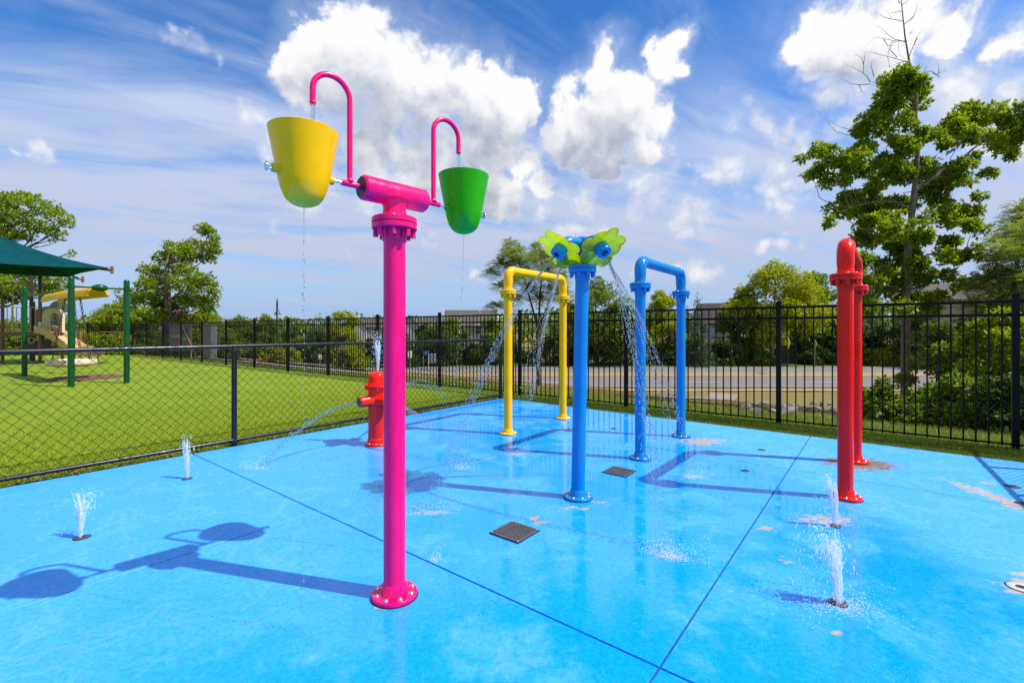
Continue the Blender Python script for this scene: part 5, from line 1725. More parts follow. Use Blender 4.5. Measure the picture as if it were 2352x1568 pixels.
def generic(label, px, Y, top, wpx, kind, seed, cat='tree', name='tree', group=None, base_f=.28, n=None, leaf=None, nc=None, x_off=0.0, bark='bark_dark', base_z=None, shape='round', k=5, fill=1.0, rz=None):
    x, y = at(px, Y)
    zb = (terrain(x, y) if base_z is None else base_z) - .06
    H = hz(top, Y) - zb; W = wpx / FOC * Y
    t = thing(name, label, cat, (x, y, zb), 0, group)
    g = random.Random(seed); cl = []
    nc = nc or 22
    lo = H * base_f
    for i in range(nc):
        for _ in range(40):
            a = g.uniform(0, 2 * PI); f = g.uniform(0, 1); q = math.sqrt(g.uniform(.05, 1))
            if shape == 'round': env = math.sin(PI * min(1, (.13 + .87 * f) ** .85)) ** .6
            elif shape == 'cone': env = (1 - f) ** .9 * .95 + .05
            elif shape == 'up': env = .45 + .55 * math.sin(PI * f ** 1.2)
            elif shape == 'low': env = math.cos(PI / 2 * f) ** .6
            rr = W / 2 * env * q
            c = (math.cos(a) * rr, math.sin(a) * rr * .9, lo + (H - lo) * f * .94)
            if all((c[0] - o[0]) ** 2 + (c[1] - o[1]) ** 2 + (c[2] - o[2]) ** 2 > (.13 * W) ** 2 for o in cl): break
        r = W * g.uniform(.13, .21) * (1.15 - .35 * f)
        cl.append((*c, r, r, r * g.uniform(.65, .95)))
    Lf = leaf or max(.10, .0062 * Y)
    nn = n or 1500
    wood([(0, 0, -.1), (W * .01, 0, H * .25), (-W * .015, W * .01, H * .5), (0, 0, H * .86)], [max(.04, H * .018), H * .014, H * .010, H * .003], cl, M[bark], t, seed, twigs=2, start=base_f * .6)
    crown('crown', cl, int(nn * fill), k, Lf, Lf * .55, LM[kind], t, seed)
    return t

# --- big half-dead oak right of the red arch
def oak():
    Y = 15.0; x, y = at(2080, Y); zb = terrain(x, y) - .05
    base = (x, y, zb)
    t = thing('oak_tree', 'tall ragged oak with a bare dead top behind the red arch', 'tree', base)
    sc, ox = .4394, 1665.2
    R_ = [(880,395,80,38),(960,410,70,45),(820,430,60,38),(900,470,105,50),(985,480,45,50),(850,545,85,45),(790,600,70,45),(905,555,70,40),(950,570,50,35),(735,640,60,38),(700,690,36,22),(770,660,60,35),
     (900,690,70,34),(960,740,60,36),(870,740,50,32),(1100,690,62,40),(1120,745,42,42),(1060,680,40,30),
     (1250,640,80,48),(1330,620,90,50),(1420,600,85,42),(1490,620,70,50),(1550,640,60,48),(1610,650,60,40),(1500,700,66,40),(1300,700,80,42),(1390,740,66,40),(1260,730,45,30),(1500,790,30,34),(1440,760,50,30),(1580,710,60,34),
     (455,805,48,28),(520,795,48,28),(590,830,66,34),(670,815,80,40),(760,830,85,46),(860,815,85,46),(950,800,60,42),
     (510,890,50,30),(570,920,62,34),(640,945,44,36),(720,900,76,42),(820,915,92,50),(930,925,76,50),(1060,890,62,42),(1140,900,64,46),(1230,900,64,40),(1320,925,52,24),(1290,840,46,34),(1200,950,60,34),
     (760,1000,86,42),(670,1050,72,38),(590,1095,52,34),(555,1150,40,30),(700,1100,76,36),(820,1075,86,46),(930,1050,76,46),(1060,1010,74,46),(1150,990,66,42),(1200,1070,64,42),(1270,1100,52,36),
     (720,1180,70,40),(830,1175,92,46),(950,1185,86,50),(1080,1140,84,46),(1190,1170,84,44),(1310,1195,52,30),(1330,1210,30,22),
     (720,1255,60,42),(820,1265,86,50),(930,1285,84,52),(1060,1250,84,50),(1170,1265,76,46),(1270,1320,44,30),
     (750,1350,70,44),(860,1375,86,52),(960,1370,56,44),(1070,1370,84,50),(1170,1350,56,40),(1240,1350,40,30),
     (760,1440,80,44),(860,1470,86,44),(1000,1450,56,34),(1110,1450,60,34),(1240,1480,52,30),(1330,1460,50,28),(1390,1475,40,24),(790,1530,84,36),(960,1550,84,34),(1080,1550,66,32),(700,1490,50,36),
     (720,1600,70,34),(830,1620,80,34),(980,1590,80,30),(1060,1610,60,26),(700,1560,60,34),(640,1620,40,30)]
    cl = pixel_clumps(R_, Y, base, sc, ox, 0, .75, 5, .9, bare=(980, 1000, -.055, 75))
    def P(zx, zy, dy=0.0):
        px, py = ox + zx * sc, zy * sc
        yy = Y + dy
        return Vector(((px - CX) / FOC * yy - base[0], yy - base[1], EYE + (HY - py) / FOC * yy - base[2]))
    tp = [Vector((0, 0, -.2)), Vector((0, 0, .25)), P(944, 1900), P(946, 1568), P(958, 1300), P(978, 1100), P(996, 950), P(1010, 750), P(996, 610), P(1003, 480), P(968, 350), P(942, 200), P(926, 50), P(914, -80), P(905, -170)]
    tr = [.19, .145, .125, .118, .100, .088, .076, .060, .052, .042, .030, .021, .014, .008, .004]
    fine = []
    for p, q in zip(tp[:-1], tp[1:]): fine += [p, p + (q - p) * .5]
    fine.append(tp[-1]); fr = []
    for a, b in zip(tr[:-1], tr[1:]): fr += [a, (a + b) / 2]
    fr.append(tr[-1])
    mb = MB(); g = random.Random(8)
    lp = [P(985, 1000), P(1080, 940, .2), P(1150, 880, .3), P(1215, 852, .3), P(1300, 775, .5), P(1400, 705, .6), P(1500, 625, .7), P(1600, 600, .8)]
    mb.tube(lp, [.055, .048, .042, .038, .030, .024, .016, .008], 9, caps=False)
    LPS = [lp]
    for zz, rr_ in (([(978, 1100), (900, 1060), (800, 1050), (700, 1075), (600, 1110)], .040), ([(990, 960), (900, 880), (780, 850), (640, 830), (500, 805)], .036), ([(960, 1290), (860, 1230), (760, 1210), (700, 1190)], .038), ([(965, 1230), (1060, 1170), (1180, 1150), (1300, 1190)], .040), ([(950, 1400), (1060, 1330), (1180, 1320), (1260, 1330)], .038), ([(950, 1450), (860, 1420), (770, 1400)], .036), ([(946, 1520), (1060, 1480), (1200, 1470), (1330, 1460)], .034), ([(985, 640), (900, 630), (800, 610)], .026), ([(1000, 700), (1080, 690), (1130, 700)], .022)):
        g2 = g.uniform(-.9, .9); L_ = [P(a_, b_, g2 * i / (len(zz) - 1)) for i, (a_, b_) in enumerate(zz)]
        mb.tube(L_, [rr_ * (1 - .8 * i / (len(zz) - 1)) for i in range(len(zz))], 8, caps=False); LPS.append(L_)
    mb.build('limb', M['bark'], t)
    att = [q for L_ in LPS for a_, b_ in zip(L_[:-1], L_[1:]) for q in (a_, (a_ + b_) / 2, b_)]
    wood(fine, fr, cl, M['bark'], t, 11, twigs=2, start=.2, lr=.16, att=att)
    mb = MB()
    for w in ([(965,330),(900,310),(860,298),(800,285),(735,270)], [(942,220),(885,205),(850,180),(820,150)], [(945,215),(890,216),(830,202),(780,195)], [(930,112),(870,100),(830,92),(800,70)], [(936,130),(985,85),(1000,50),(1003,15)], [(962,300),(985,240),(1005,190),(1042,145)], [(955,320),(905,330),(862,352),(850,300),(858,250)], [(900,300),(860,260),(870,225),(905,215),(910,290)], [(925,60),(895,65),(870,66)], [(920,30),(950,10),(968,-30)], [(915,20),(892,-20),(880,-60)],
              [(760,430),(740,398),(716,378),(680,360),(636,338)], [(760,440),(700,444),(655,438),(608,410)], [(722,384),(724,340),(716,305),(684,284)], [(700,442),(716,480),(684,487)], [(724,335),(735,270)], [(778,400),(765,350),(766,325)],
              [(720,690),(650,676),(600,664),(550,634)], [(690,715),(640,705),(580,690),(548,650)], [(800,745),(760,742),(735,740)], [(1040,382),(1075,372),(1110,388),(1150,366)], [(1085,382),(1125,402),(1108,392)], [(1040,378),(1055,350)], [(1118,388),(1118,350)],
              [(830,205),(850,240),(880,240)], [(985,90),(960,120)], [(965,180),(985,155)], [(1005,195),(990,235),(1018,236)]):
        pts = [P(a, b, g.uniform(-.15, .15)) for a, b in w]; m = len(pts)
        mb.tube(pts, [.011 - .008 * i / (m - 1) for i in range(m)], 5, caps=False)
        for i in range(1, m):
            if g.random() < .7:
                v = (pts[i] - pts[i - 1]); s = Vector((v.z, g.uniform(-.3, .3), v.x)) * g.choice((-1, 1)) * g.uniform(.25, .6)
                mb.tube([pts[i], pts[i] + s * .6 + v * .2, pts[i] + s + v * .45], [.004, .003, .002], 4, caps=False)
    mb.build('dead_branch', M['deadwood'], t)
    cl2 = []
    for a, b, c, d, e, f in cl:        # break the clumps into smaller sprays at uneven heights
        for _ in range(3):
            q = g.uniform(.45, .75)
            cl2.append((a + g.gauss(0, .5) * d, b + g.gauss(0, .6) * e, c + g.gauss(0, .55) * f, d * q, e * q, f * q * 1.25))
    cl = cl2
    crown('crown', cl, 11500, 6, .140, .074, LM['oak_big'], t, 21, shell=.12)
oak()

# --- leaning tree behind the far fence
def left_tree():
    Y = 31.0; sc = .476; x, y = at(383, Y); zb = terrain(x, y); base = (x, y, zb)
    t = thing('leaning_tree', 'green tree with a pale trunk and one leaning bough beyond the swing', 'tree', base)
    R_ = [(985,1105,34,24),(1015,1125,34,24),(1040,1160,20,26),(1030,1215,30,30),(990,1245,34,22),(1000,1190,40,24),(930,1185,50,26),(880,1210,48,26),(820,1188,36,20),(830,1230,44,28),(780,1245,44,26),(910,1240,44,26),(730,1300,50,24),(685,1303,24,12),(760,1330,60,34),(850,1290,50,34),(900,1300,40,26),
          (710,1370,50,28),(780,1390,50,34),(890,1370,60,36),(960,1345,56,34),(1010,1380,44,34),(1030,1430,30,26),(920,1430,66,40),(990,1470,56,34),(720,1440,66,36),(640,1430,60,36),(860,1470,60,36),(790,1480,56,30),(1010,1530,44,26),(930,1530,70,30),(700,1520,80,36),(600,1500,56,36),(540,1510,40,24),(640,1550,80,34),(850,1545,70,30)]
    cl = pixel_clumps(R_, Y, base, sc, 0, 0, 1.0, 4, bare=(808, 1400, 0, 66))
    P = lambda zx, zy, dy=0: Vector(((zx * sc - CX) / FOC * (Y + dy) - base[0], dy, EYE + (HY - zy * sc) / FOC * (Y + dy) - base[2]))
    tp = [Vector((0, 0, -.2)), P(806, 1560), P(812, 1450), P(806, 1380), P(812, 1330), P(800, 1280), P(815, 1220)]
    wood(tp, [.26, .22, .19, .17, .13, .09, .04], cl, M['bark'], t, 12, twigs=2, start=.3, lr=.3)
    mb = MB(); mb.tube([P(810, 1350), P(850, 1320), P(880, 1290), P(920, 1265), P(965, 1215), P(1000, 1150), P(1005, 1110)], [.12, .10, .085, .07, .05, .03, .012], 8, caps=False); mb.build('limb', M['bark'], t)
    crown('crown', cl, 3700, 5, .22, .115, LM['oak_big'], t, 22, shell=.2)
left_tree()
def far_left_oak():
    Y = 33.0; sc = .476; x, y = at(-70, Y); zb = terrain(x, y); base = (x, y, zb)
    t = thing('broad_oak', 'broad oak with open boughs behind the teal canopy', 'tree', base)
    R_ = [(130,955,60,22),(180,985,60,26),(60,975,70,34),(10,960,50,30),(20,1030,70,36),(230,1015,60,22),(290,1050,50,22),(330,1080,28,16),(120,1050,70,30),(60,1100,70,30),(190,1090,70,24),(270,1120,50,18),(110,1140,50,16),(-40,1040,80,50),(-60,1120,80,50),(20,1140,50,20),(280,1155,26,12),
          (60,1310,80,34),(190,1320,70,36),(260,1360,56,28),(290,1390,34,18),(30,1370,80,36),(140,1390,80,34),(240,1410,50,22),(-20,1300,70,40),(-40,1400,70,40),(60,1440,60,26),(340,1225,18,12),(-150,1000,90,60),(-180,1150,100,70),(-160,1300,90,60)]
    cl = pixel_clumps(R_, Y, base, sc, 0, 0, 1.3, 6)
    P = lambda zx, zy, dy=0: Vector(((zx * sc - CX) / FOC * (Y + dy) - base[0], dy, EYE + (HY - zy * sc) / FOC * (Y + dy) - base[2]))
    wood([Vector((0, 0, -.2)), P(-147, 1500), P(-140, 1300), P(-120, 1150), P(-90, 1020), P(-60, 950)], [.36, .30, .25, .19, .12, .04], cl, M['bark_dark'], t, 13, twigs=3, start=.25, lr=.26)
    crown('crown', cl, 3900, 5, .225, .12, LM['oak_big'], t, 23, shell=.15)
far_left_oak()

# --- feathery locusts: long compound sprays
def locust(label, px, Y, rows, seed, n, stems, sc=1.0, ox=0.0, oy=0.0, depth=1.0, kind='locust', L=.36):
    x, y = at(px, Y); zb = terrain(x, y); base = (x, y, zb)
    t = thing('locust_tree', label, 'tree', base)
    cl = pixel_clumps(rows, Y, base, sc, ox, oy, depth, seed)
    P = lambda a, b, dy=0: Vector(((a - CX) / FOC * (Y + dy) - base[0], dy, EYE + (HY - b) / FOC * (Y + dy) - base[2]))
    mb = MB(); g = random.Random(seed)
    for s in stems:
        pts = [P(a, b) for a, b in s]; m = len(pts)
        mb.tube([Vector((0, 0, -.2))] + pts, [.10] + [.075 * (1 - .8 * i / m) for i in range(m)], 8, caps=False)
    for c in cl:
        a = min((P(*q) for s in stems for q in s), key=lambda q: (q - Vector(c[:3])).length + max(0, q.z - c[2]) * 2)
        limb(mb, a, c[:3], .024, .006, g, n=4, seg=5)
    mb.build('trunk', M['bark_dark'], t)
    gg = np.random.default_rng(seed); cl = np.asarray(cl)
    ci = gg.choice(len(cl), n, p=cl[:, 3] * cl[:, 5] / (cl[:, 3] * cl[:, 5]).sum())
    d = gg.normal(0, 1, (n, 3)); d /= np.linalg.norm(d, axis=1, keepdims=True)
    tips = cl[ci, :3] + d * gg.uniform(.2, 1.1, n)[:, None] * cl[ci, 3:6]
    # each compound leaf: a drooping midrib with paired leaflets
    ax = d * [1, 1, .4] + [0, 0, .25]; ax /= np.linalg.norm(ax, axis=1, keepdims=True)
    V_ = []
    K = 7
    l = L * gg.uniform(.7, 1.3, n)
    side = np.cross(ax, [0, 0, 1.0]); side /= np.linalg.norm(side, axis=1, keepdims=True) + 1e-9
    for i in range(K):
        f = (i + .6) / K
        c_ = tips + ax * (l * f)[:, None] - np.array([0, 0, 1.]) * (l * f * f * .45)[:, None]
        for s in (-1, 1):
            lw = (l * .27 * (1 - .35 * f))[:, None]; dirv = side * s * .9 + ax * .45 + gg.normal(0, .12, (n, 3))
            up = ax * .42
            V_.append(np.stack([c_, c_ + dirv * lw * .5 + up * lw * .5, c_ + dirv * lw * 1.25, c_ + dirv * lw * .5 - up * lw * .5], 1))
    vs = np.concatenate(V_, 0).reshape(-1, 3)
    np_mesh('crown', vs, np.arange(len(vs)).reshape(-1, 4), LM[kind], t)
locust('airy grey green locust tree rising behind the yellow arch', 1238, 27,
       [(1172,568,16,16),(1165,590,20,18),(1190,585,20,18),(1150,612,26,16),(1125,630,22,10),(1185,610,26,18),(1215,600,22,18),(1232,572,12,16),(1240,600,24,22),(1262,590,22,16),(1275,615,22,20),(1210,640,26,20),(1180,645,24,16),(1250,640,28,22),(1285,645,22,18),(1150,660,24,12),(1215,672,26,14),(1270,672,26,16),(1140,705,26,10),(1180,690,24,12),(1295,680,20,20),(1240,690,26,14)],
       31, 6000, [[(1236,800),(1232,740),(1218,690),(1205,640),(1190,600)],[(1236,800),(1238,740),(1240,680),(1246,620),(1240,575)],[(1236,790),(1246,735),(1262,690),(1278,640)]], depth=.9)
locust('tall pale green locust tree at the right edge beyond the fence', 2330, 13.5,
       [(2345,490,26,22),(2325,520,26,20),(2350,540,40,24),(2290,555,22,14),(2310,580,34,24),(2350,590,40,26),(2285,600,24,18),(2275,640,34,24),(2320,640,40,28),(2360,650,40,30),(2250,665,30,18),(2300,690,40,26),(2350,700,40,26),(2400,560,50,50),(2410,660,50,50),(2240,705,34,18),(2280,720,40,22),(2335,735,40,24)],
       32, 7500, [[(2332,900),(2338,760),(2330,650),(2342,560),(2346,500)],[(2332,860),(2312,740),(2296,660),(2288,600)]], depth=.7, L=.26)

# --- thicket beyond the fence at the right
def thicket(label, px, Y, top, wpx, kind, seed, n, leaf, name='shrub', base_f=.02, shape='low', nc=24, k=5):
    return generic(label, px, Y, top, wpx, kind, seed, 'shrub', name, None, base_f, n, leaf, nc, shape=shape, k=k)
thicket('light green wispy shrub beside the oak trunk', 2155, 12.6, 735, 130, 'locust', 41, 1500, .13, shape='round')
thicket('yellowish green tall shrub in the thicket beside the oak', 2215, 13.2, 705, 150, 'locust', 42, 1900, .14, shape='round')
thicket('tall leafy shrub behind the last fence bay', 2300, 11.5, 700, 170, 'oak', 43, 2000, .13, shape='round')
thicket('leafy bush low in the middle of the thicket behind the last fence bay', 2215, 10.6, 865, 180, 'mid', 44, 1800, .13)
thicket('dark broad leaved bush against the last fence bay', 2310, 9.6, 860, 140, 'dark', 45, 1500, .12)
thicket('green bush between the oak trunk and the thicket', 2150, 11.4, 880, 110, 'mid', 46, 1100, .11)
thicket('small round bush left of the oak trunk', 2032, 11.6, 868, 84, 'mid', 47, 900, .10)
thicket('sparse young bush showing past the red legs', 1984, 12.5, 888, 50, 'mid', 48, 420, .09)
thicket('low scrubby plant at the foot of the oak', 2105, 10.8, 930, 66, 'mid', 49, 520, .09)
thicket('tall leafy shrub past the last tall fence post', 2420, 10.5, 690, 160, 'oak', 50, 1500, .13, shape='round')

# --- beyond the road
BG = [
 ('dense dark green tree behind the blue flower post', 1370, 62, 632, 150, 'mid', 101, 2600, 'round', .18),
 ('dark tree between yellow arch and flower post', 1312, 64, 690, 80, 'dark', 102, 1300, 'round', .1),
 ('thin topped green tree left of the blue arch', 1424, 60, 690, 66, 'mid', 103, 900, 'up', .15),
 ('bright yellow green tree seen through the blue arch', 1522, 66, 668, 84, 'bright', 104, 1700, 'round', .1),
 ('large bright yellow green tree beyond the road near the yellow road sign', 1782, 64, 606, 160, 'bright', 105, 4200, 'round', .25),
 ('dark green tree shouldering the left side of the big bright tree', 1700, 67, 664, 86, 'mid', 106, 1500, 'round', .15),
 ('dark green tree shouldering the right side of the big bright tree', 1868, 68, 622, 100, 'mid', 107, 2000, 'round', .15),
 ('dark tree glimpsed between the red arch and the oak', 1960, 66, 690, 130, 'dark', 108, 1600, 'round', .2),
 ('leafy tree beyond the road right of the oak trunk', 2120, 62, 690, 120, 'mid', 109, 1500, 'round', .2),
 ('golden topped tree left of the pink post', 792, 58, 708, 78, 'bright', 110, 1500, 'round', .05),
 ('dense olive green tree right of the pink post', 1040, 70, 728, 92, 'mid', 111, 1500, 'round', .05),
 ('dark fir like tree before the pale townhouse gable', 1000, 62, 752, 84, 'dark', 112, 1300, 'round', .03),
 ('green tree in front of the grey townhouse', 1126, 64, 728, 70, 'mid', 113, 1100, 'round', .05),
 ('distant round tree left of the street lamp', 604, 95, 722, 60, 'mid', 114, 900, 'round', .05),
 ('distant low tree further left of the street lamp', 548, 92, 727, 62, 'mid', 115, 900, 'round', .05),
 ('mid green tree behind the long fence near the lamp', 690, 70, 746, 90, 'mid', 116, 1200, 'round', .03),
 ('dark tree behind the long fence left of the golden tree', 735, 60, 760, 84, 'dark', 117, 1200, 'round', .03),
 ('light tree filling the gap behind the leaning tree', 270, 44, 690, 90, 'oak', 118, 1500, 'round', .1),
 ('bushy tree low behind the fence corner', 330, 36, 720, 90, 'mid', 119, 1300, 'round', .05),
 ('rounded tree behind the fence right of the leaning tree', 470, 40, 716, 100, 'oak', 120, 1500, 'round', .05),
]
for (lb, px, Y, top, w, kd, sd, n, sh, bf) in BG:
    generic(lb, px, Y, top, w * 1.12, kd, sd, n=int(n * 2.3), shape=sh, base_f=bf, leaf=max(.20, .0046 * Y), nc=30)
for (lb, px, Y, top, w, sd) in (('dark spruce tip left of the bright tree in the blue arch', 1492, 72, 690, 34, 131), ('tall spruce tip behind the bright tree in the blue arch', 1540, 74, 668, 44, 132), ('blue green spruce right of the blue arch', 1602, 60, 664, 64, 133), ('stout dark spruce beside the far blue leg', 1578, 66, 698, 56, 134)):
    x, y = at(px, Y); zb = terrain(x, y); H = hz(top, Y) - zb; W = w / FOC * Y
    t = thing('spruce_tree', lb, 'tree', (x, y, zb))
    g = random.Random(sd); cl = []
    tiers = 17
    for i in range(tiers):
        f = i / tiers; z = H * (.06 + .92 * f); rr = W / 2 * (1 - f) ** .85 + .05
        m = max(3, int(9 * (1 - f) + 2)); a0 = g.uniform(0, 6)
        for j in range(m):
            a = a0 + 2 * PI * j / m; q = rr * g.uniform(.45, .95)
            cl.append((math.cos(a) * q, math.sin(a) * q, z - q * .18, rr * .38 + .05, rr * .38 + .05, H * .022 + .04))
    mb = MB(); mb.tube([(0, 0, -.1), (0, 0, H * .5), (0, 0, H)], [H * .016, H * .009, .01], 8); mb.build('trunk', M['bark_dark'], t)
    crown('crown', cl, 1500, 5, .30, .075, LM['conifer'], t, sd, shell=.1)

# understorey across the road, single bushes one can tell apart by what they stand beside
U_ = [('tall dark shrub before the white wing of the brown roofed house', 1700, 70, 752, 60, 'mid'), ('tall dark shrub hiding the townhouse wall left of the yellow arch', 1150, 72, 742, 56, 'mid'), ('tall green shrub hiding the gabled townhouse wall', 905, 80, 750, 60, 'mid'), ('tall dark shrub beside the gabled townhouse', 975, 84, 748, 50, 'dark'), ('tall shrub between fir like tree and olive tree', 1022, 74, 744, 56, 'mid'), ('tall shrub before the tan fence right of the red arch', 1990, 66, 770, 70, 'dark'), ('tall leafy shrub before the large taupe roofed building', 2190, 56, 720, 130, 'mid'), ('tall leafy shrub right of the large taupe roofed building', 2290, 54, 715, 120, 'oak'), ('tall dark shrub just right of the oak beyond the road', 2100, 60, 735, 90, 'dark'), ('dark shrub at the far side between the red arch and the bright tree', 1905, 69, 760, 60, 'mid'),
      ('dark bush under the trees left of the flower post', 1270, 66, 770, 90, 'dark'), ('dark bush below the dense tree behind the flower post', 1345, 64, 772, 96, 'dark'), ('shrubby dark growth between post and blue arch', 1420, 64, 770, 90, 'dark'),
      ('dark hedge bush behind the near blue leg', 1490, 66, 772, 84, 'dark'), ('dark hedge bush framed by the blue arch', 1545, 65, 776, 76, 'dark'), ('rounded dark bush right of the far blue leg', 1606, 64, 776, 74, 'dark'), ('rounded dark bush before the brown roofed house', 1660, 63, 780, 70, 'dark'),
      ('small green bush at the foot of the big bright tree', 1756, 62, 806, 42, 'mid'), ('low dark bush before the pale vinyl fence', 1878, 64, 800, 60, 'dark'), ('low bush behind the red arch legs', 1940, 64, 806, 60, 'dark'), ('yellowish low bush beyond the road near the oak', 2040, 62, 800, 70, 'bright'), ('low green bush beyond the road in the right thicket', 2150, 60, 800, 120, 'mid'),
      ('clump of dark shrubs left of the yellow arch', 1165, 68, 770, 70, 'dark'), ('low dark shrub below the grey townhouse', 1090, 66, 795, 70, 'dark'), ('dark shrub by the blue sign board', 1010, 66, 790, 60, 'dark'),
      ('dark shrub mass behind the pink post', 920, 60, 775, 90, 'dark'), ('purple leaved shrub left of the pink post', 850, 55, 778, 30, 'purple'), ('green shrub left of the purple shrub', 815, 50, 770, 70, 'mid'),
      ('golden shrub glowing behind the long fence', 632, 34, 792, 56, 'gold'), ('golden green shrub left of the hydrant jet', 805, 36, 790, 66, 'gold'), ('small yellow shrub between golden shrubs', 672, 40, 800, 36, 'gold'),
      ('green shrub behind the fence beside the pale board', 520, 34, 775, 66, 'mid'), ('green shrub behind the fence under the leaning tree', 400, 28.5, 790, 80, 'dark'), ('green shrub near the fence corner post', 330, 29, 785, 70, 'mid'), ('dark green mound shrub before the side street', 720, 44, 800, 66, 'dark'), ('shrub beyond the side street kerb', 585, 44, 785, 60, 'mid')]
for i, (lb, px, Y, top, w, kd) in enumerate(U_):
    generic(lb, px, Y, top, w * (1.25 if Y > 50 else 1.0), kd, 200 + i, 'shrub', 'shrub', None, .02, 1300 if Y > 50 else 1100, max(.16, .0052 * Y), 20, shape='low')
U2 = [('leafy bush behind the slide exit', 235, 27.5, 778, 80, 'mid'), ('leafy bush behind the swing chains', 190, 28, 770, 80, 'bright'), ('leafy bush behind the slide hood', 130, 28.5, 766, 80, 'mid'), ('leafy bush behind the tower deck', 70, 29, 770, 80, 'oak'), ('leafy bush at the left end of the far fence', 10, 29, 765, 80, 'mid'), ('leafy bush right of the slide before the corner', 285, 28, 775, 70, 'bright')]
for i, (lb, px, Y, top, w, kd) in enumerate(U2):
    generic(lb, px, Y, top, w, kd, 260 + i, 'shrub', 'shrub', None, .02, 1100, .17, 16, shape='low')

# far wood: one mass beyond telling apart
def far_wood():
    g = random.Random(17); cl = []
    for px in range(-900, 3300, 16):
        Y = g.uniform(120, 165); x, y = at(px + g.uniform(-8, 8), Y)
        top = 744 - 10 * abs(math.sin(px * .006)) - g.uniform(0, 8) - (14 if px > 1150 else 0)
        zt_ = hz(top, Y); h = zt_ + 3.6
        for f in (.35, .72, .92): cl.append((x + g.uniform(-1, 1), y, -3.6 + h * f * .92, 3.0, 3.0, h * .20))
    o = crown('far_wood', cl, 11000, 4, 1.15, .75, LM['mid'], None, 33)
    tag(o, kind='stuff')
far_wood()
mh = simple('hill_forest', (0.055, 0.085, 0.035), 0.95, var=.3, scale=.05)
mb = MB()
N = 120
for i in range(N):
    x0, x1 = -1400 + 2800 * i / N, -1400 + 2800 * (i + 1) / N
    h = lambda x: 11 + 3.0 * math.sin(x * .006) + 2.0 * math.sin(x * .017 + 1) + 1.2 * math.sin(x * .05)
    mb.add([(x0, 620, -4), (x1, 620, -4), (x1, 700, h(x1) * .5), (x0, 700, h(x0) * .5), (x0, 800, h(x0)), (x1, 800, h(x1))], [(0, 1, 2, 3), (3, 2, 5, 4)])
tag(mb.build('hills', mh, smooth=60), kind='structure')

# wood chips and riprap on the slope
M['rock'] = simple('grey_rock', (0.21, 0.19, 0.17), 0.85, var=.35, scale=5, bump=.8, bscale=14)
def rocks():
    g = random.Random(23)
    proto = []
    for k in range(4):
        bm_v = IV1.copy(); rr = np.random.default_rng(50 + k)
        for _ in range(9):       # chop facets
            n_ = rr.normal(0, 1, 3); n_ /= np.linalg.norm(n_); c = rr.uniform(.45, .8)
            d = bm_v @ n_ - c; bm_v -= np.outer(np.maximum(d, 0), n_)
        bm_v *= [1, .8, .62]
        o = np_mesh('rock', bm_v, IF1, M['rock']); proto.append(o)
    spots = []
    while len(spots) < 34:
        px = g.uniform(1710, 1996); py = g.gauss(938, 9)
        lo = 921 + abs(px - 1850) * .05
        if not (lo < py < 956): continue
        if any(abs(px - a) < 11 and abs(py - b) < 5.5 for a, b, _ in spots): continue
        spots.append((px, py, g.uniform(.16, .34)))
    where = lambda px: 'at the left end of' if px < 1760 else 'left of the middle of' if px < 1830 else 'right of the middle of' if px < 1900 else 'at the right end of'
    used = set()
    for i, (px, py, s) in enumerate(spots):
        # walk down the sight line to the slope
        Y = 9.0
        while EYE + (HY - py) / FOC * Y > terrain(*at(px, Y)) and Y < 60: Y += .05
        Y = min(Y, 30); x, y = at(px, Y)
        o = proto[i] if i < 4 else proto[i % 4].copy()
        if i >= 4: COL.objects.link(o)
        o.location = (x, y, terrain(x, y) + s * .18); o.rotation_euler = (g.uniform(-.4, .4), g.uniform(-.4, .4), g.uniform(0, 6.28))
        o.scale = (s, s * g.uniform(.8, 1.2), s * g.uniform(.8, 1.2))
        tag(o, 'grey angular rock in the riprap heap on the slope behind the fence', 'rock', 'riprap rocks on the slope')
rocks()
# ---------------------------------------------------------------- houses, signs and lamps beyond the fence
def siding(name, col, per=6.0):
    m, nt, b, out = new_mat(name)
    P = pos(nt); sep = nt.new('ShaderNodeSeparateXYZ'); nt.l.new(P, sep.inputs[0])
    saw = nt.m('FRACT', nt.m('MULTIPLY', sep.outputs[2], per))
    f = nt.noise(P, 1.2, 5, .6)
    nt.put(b.inputs['Base Color'], nt.mix(nt.ss(f, .3, .7), [x * .9 for x in col], col)); b.inputs['Roughness'].default_value = .6
    nt.put(b.inputs['Normal'], nt.bump(saw, .5, .03))
    return m
def shingle(name, col):
    m, nt, b, out = new_mat(name)
    P = pos(nt); f = nt.noise(nt.map(P, (1, 1, 4)), 3.0, 6, .7); f2 = nt.voro(nt.map(P, (1, 1, 3)), 5, 'F1', out='Color')
    c = nt.mix(nt.ss(f, .3, .7), [x * .75 for x in col], [x * 1.2 for x in col])
    nt.put(b.inputs['Base Color'], c); b.inputs['Roughness'].default_value = .9; nt.put(b.inputs['Normal'], nt.bump(f, .4, .03))
    return m
M['sid_w'] = siding('white_siding', (0.46, 0.46, 0.47)); M['sid_g'] = siding('pale_grey_siding', (0.27, 0.27, 0.31)); M['sid_t'] = siding('tan_siding', (0.30, 0.27, 0.22))
M['roof_b'] = shingle('brown_shingle', (0.050, 0.036, 0.032)); M['roof_t'] = shingle('taupe_shingle', (0.090, 0.073, 0.063)); M['roof_d'] = shingle('dark_shingle', (0.045, 0.038, 0.038))
M['pane'] = simple('window_glass', (0.035, 0.05, 0.065), 0.06, var=.3, scale=1)
M['vinyl_t'] = simple('tan_vinyl_fence', (0.28, 0.25, 0.20), 0.6, var=.06)  # tree shade on the boards is put into this darker tan
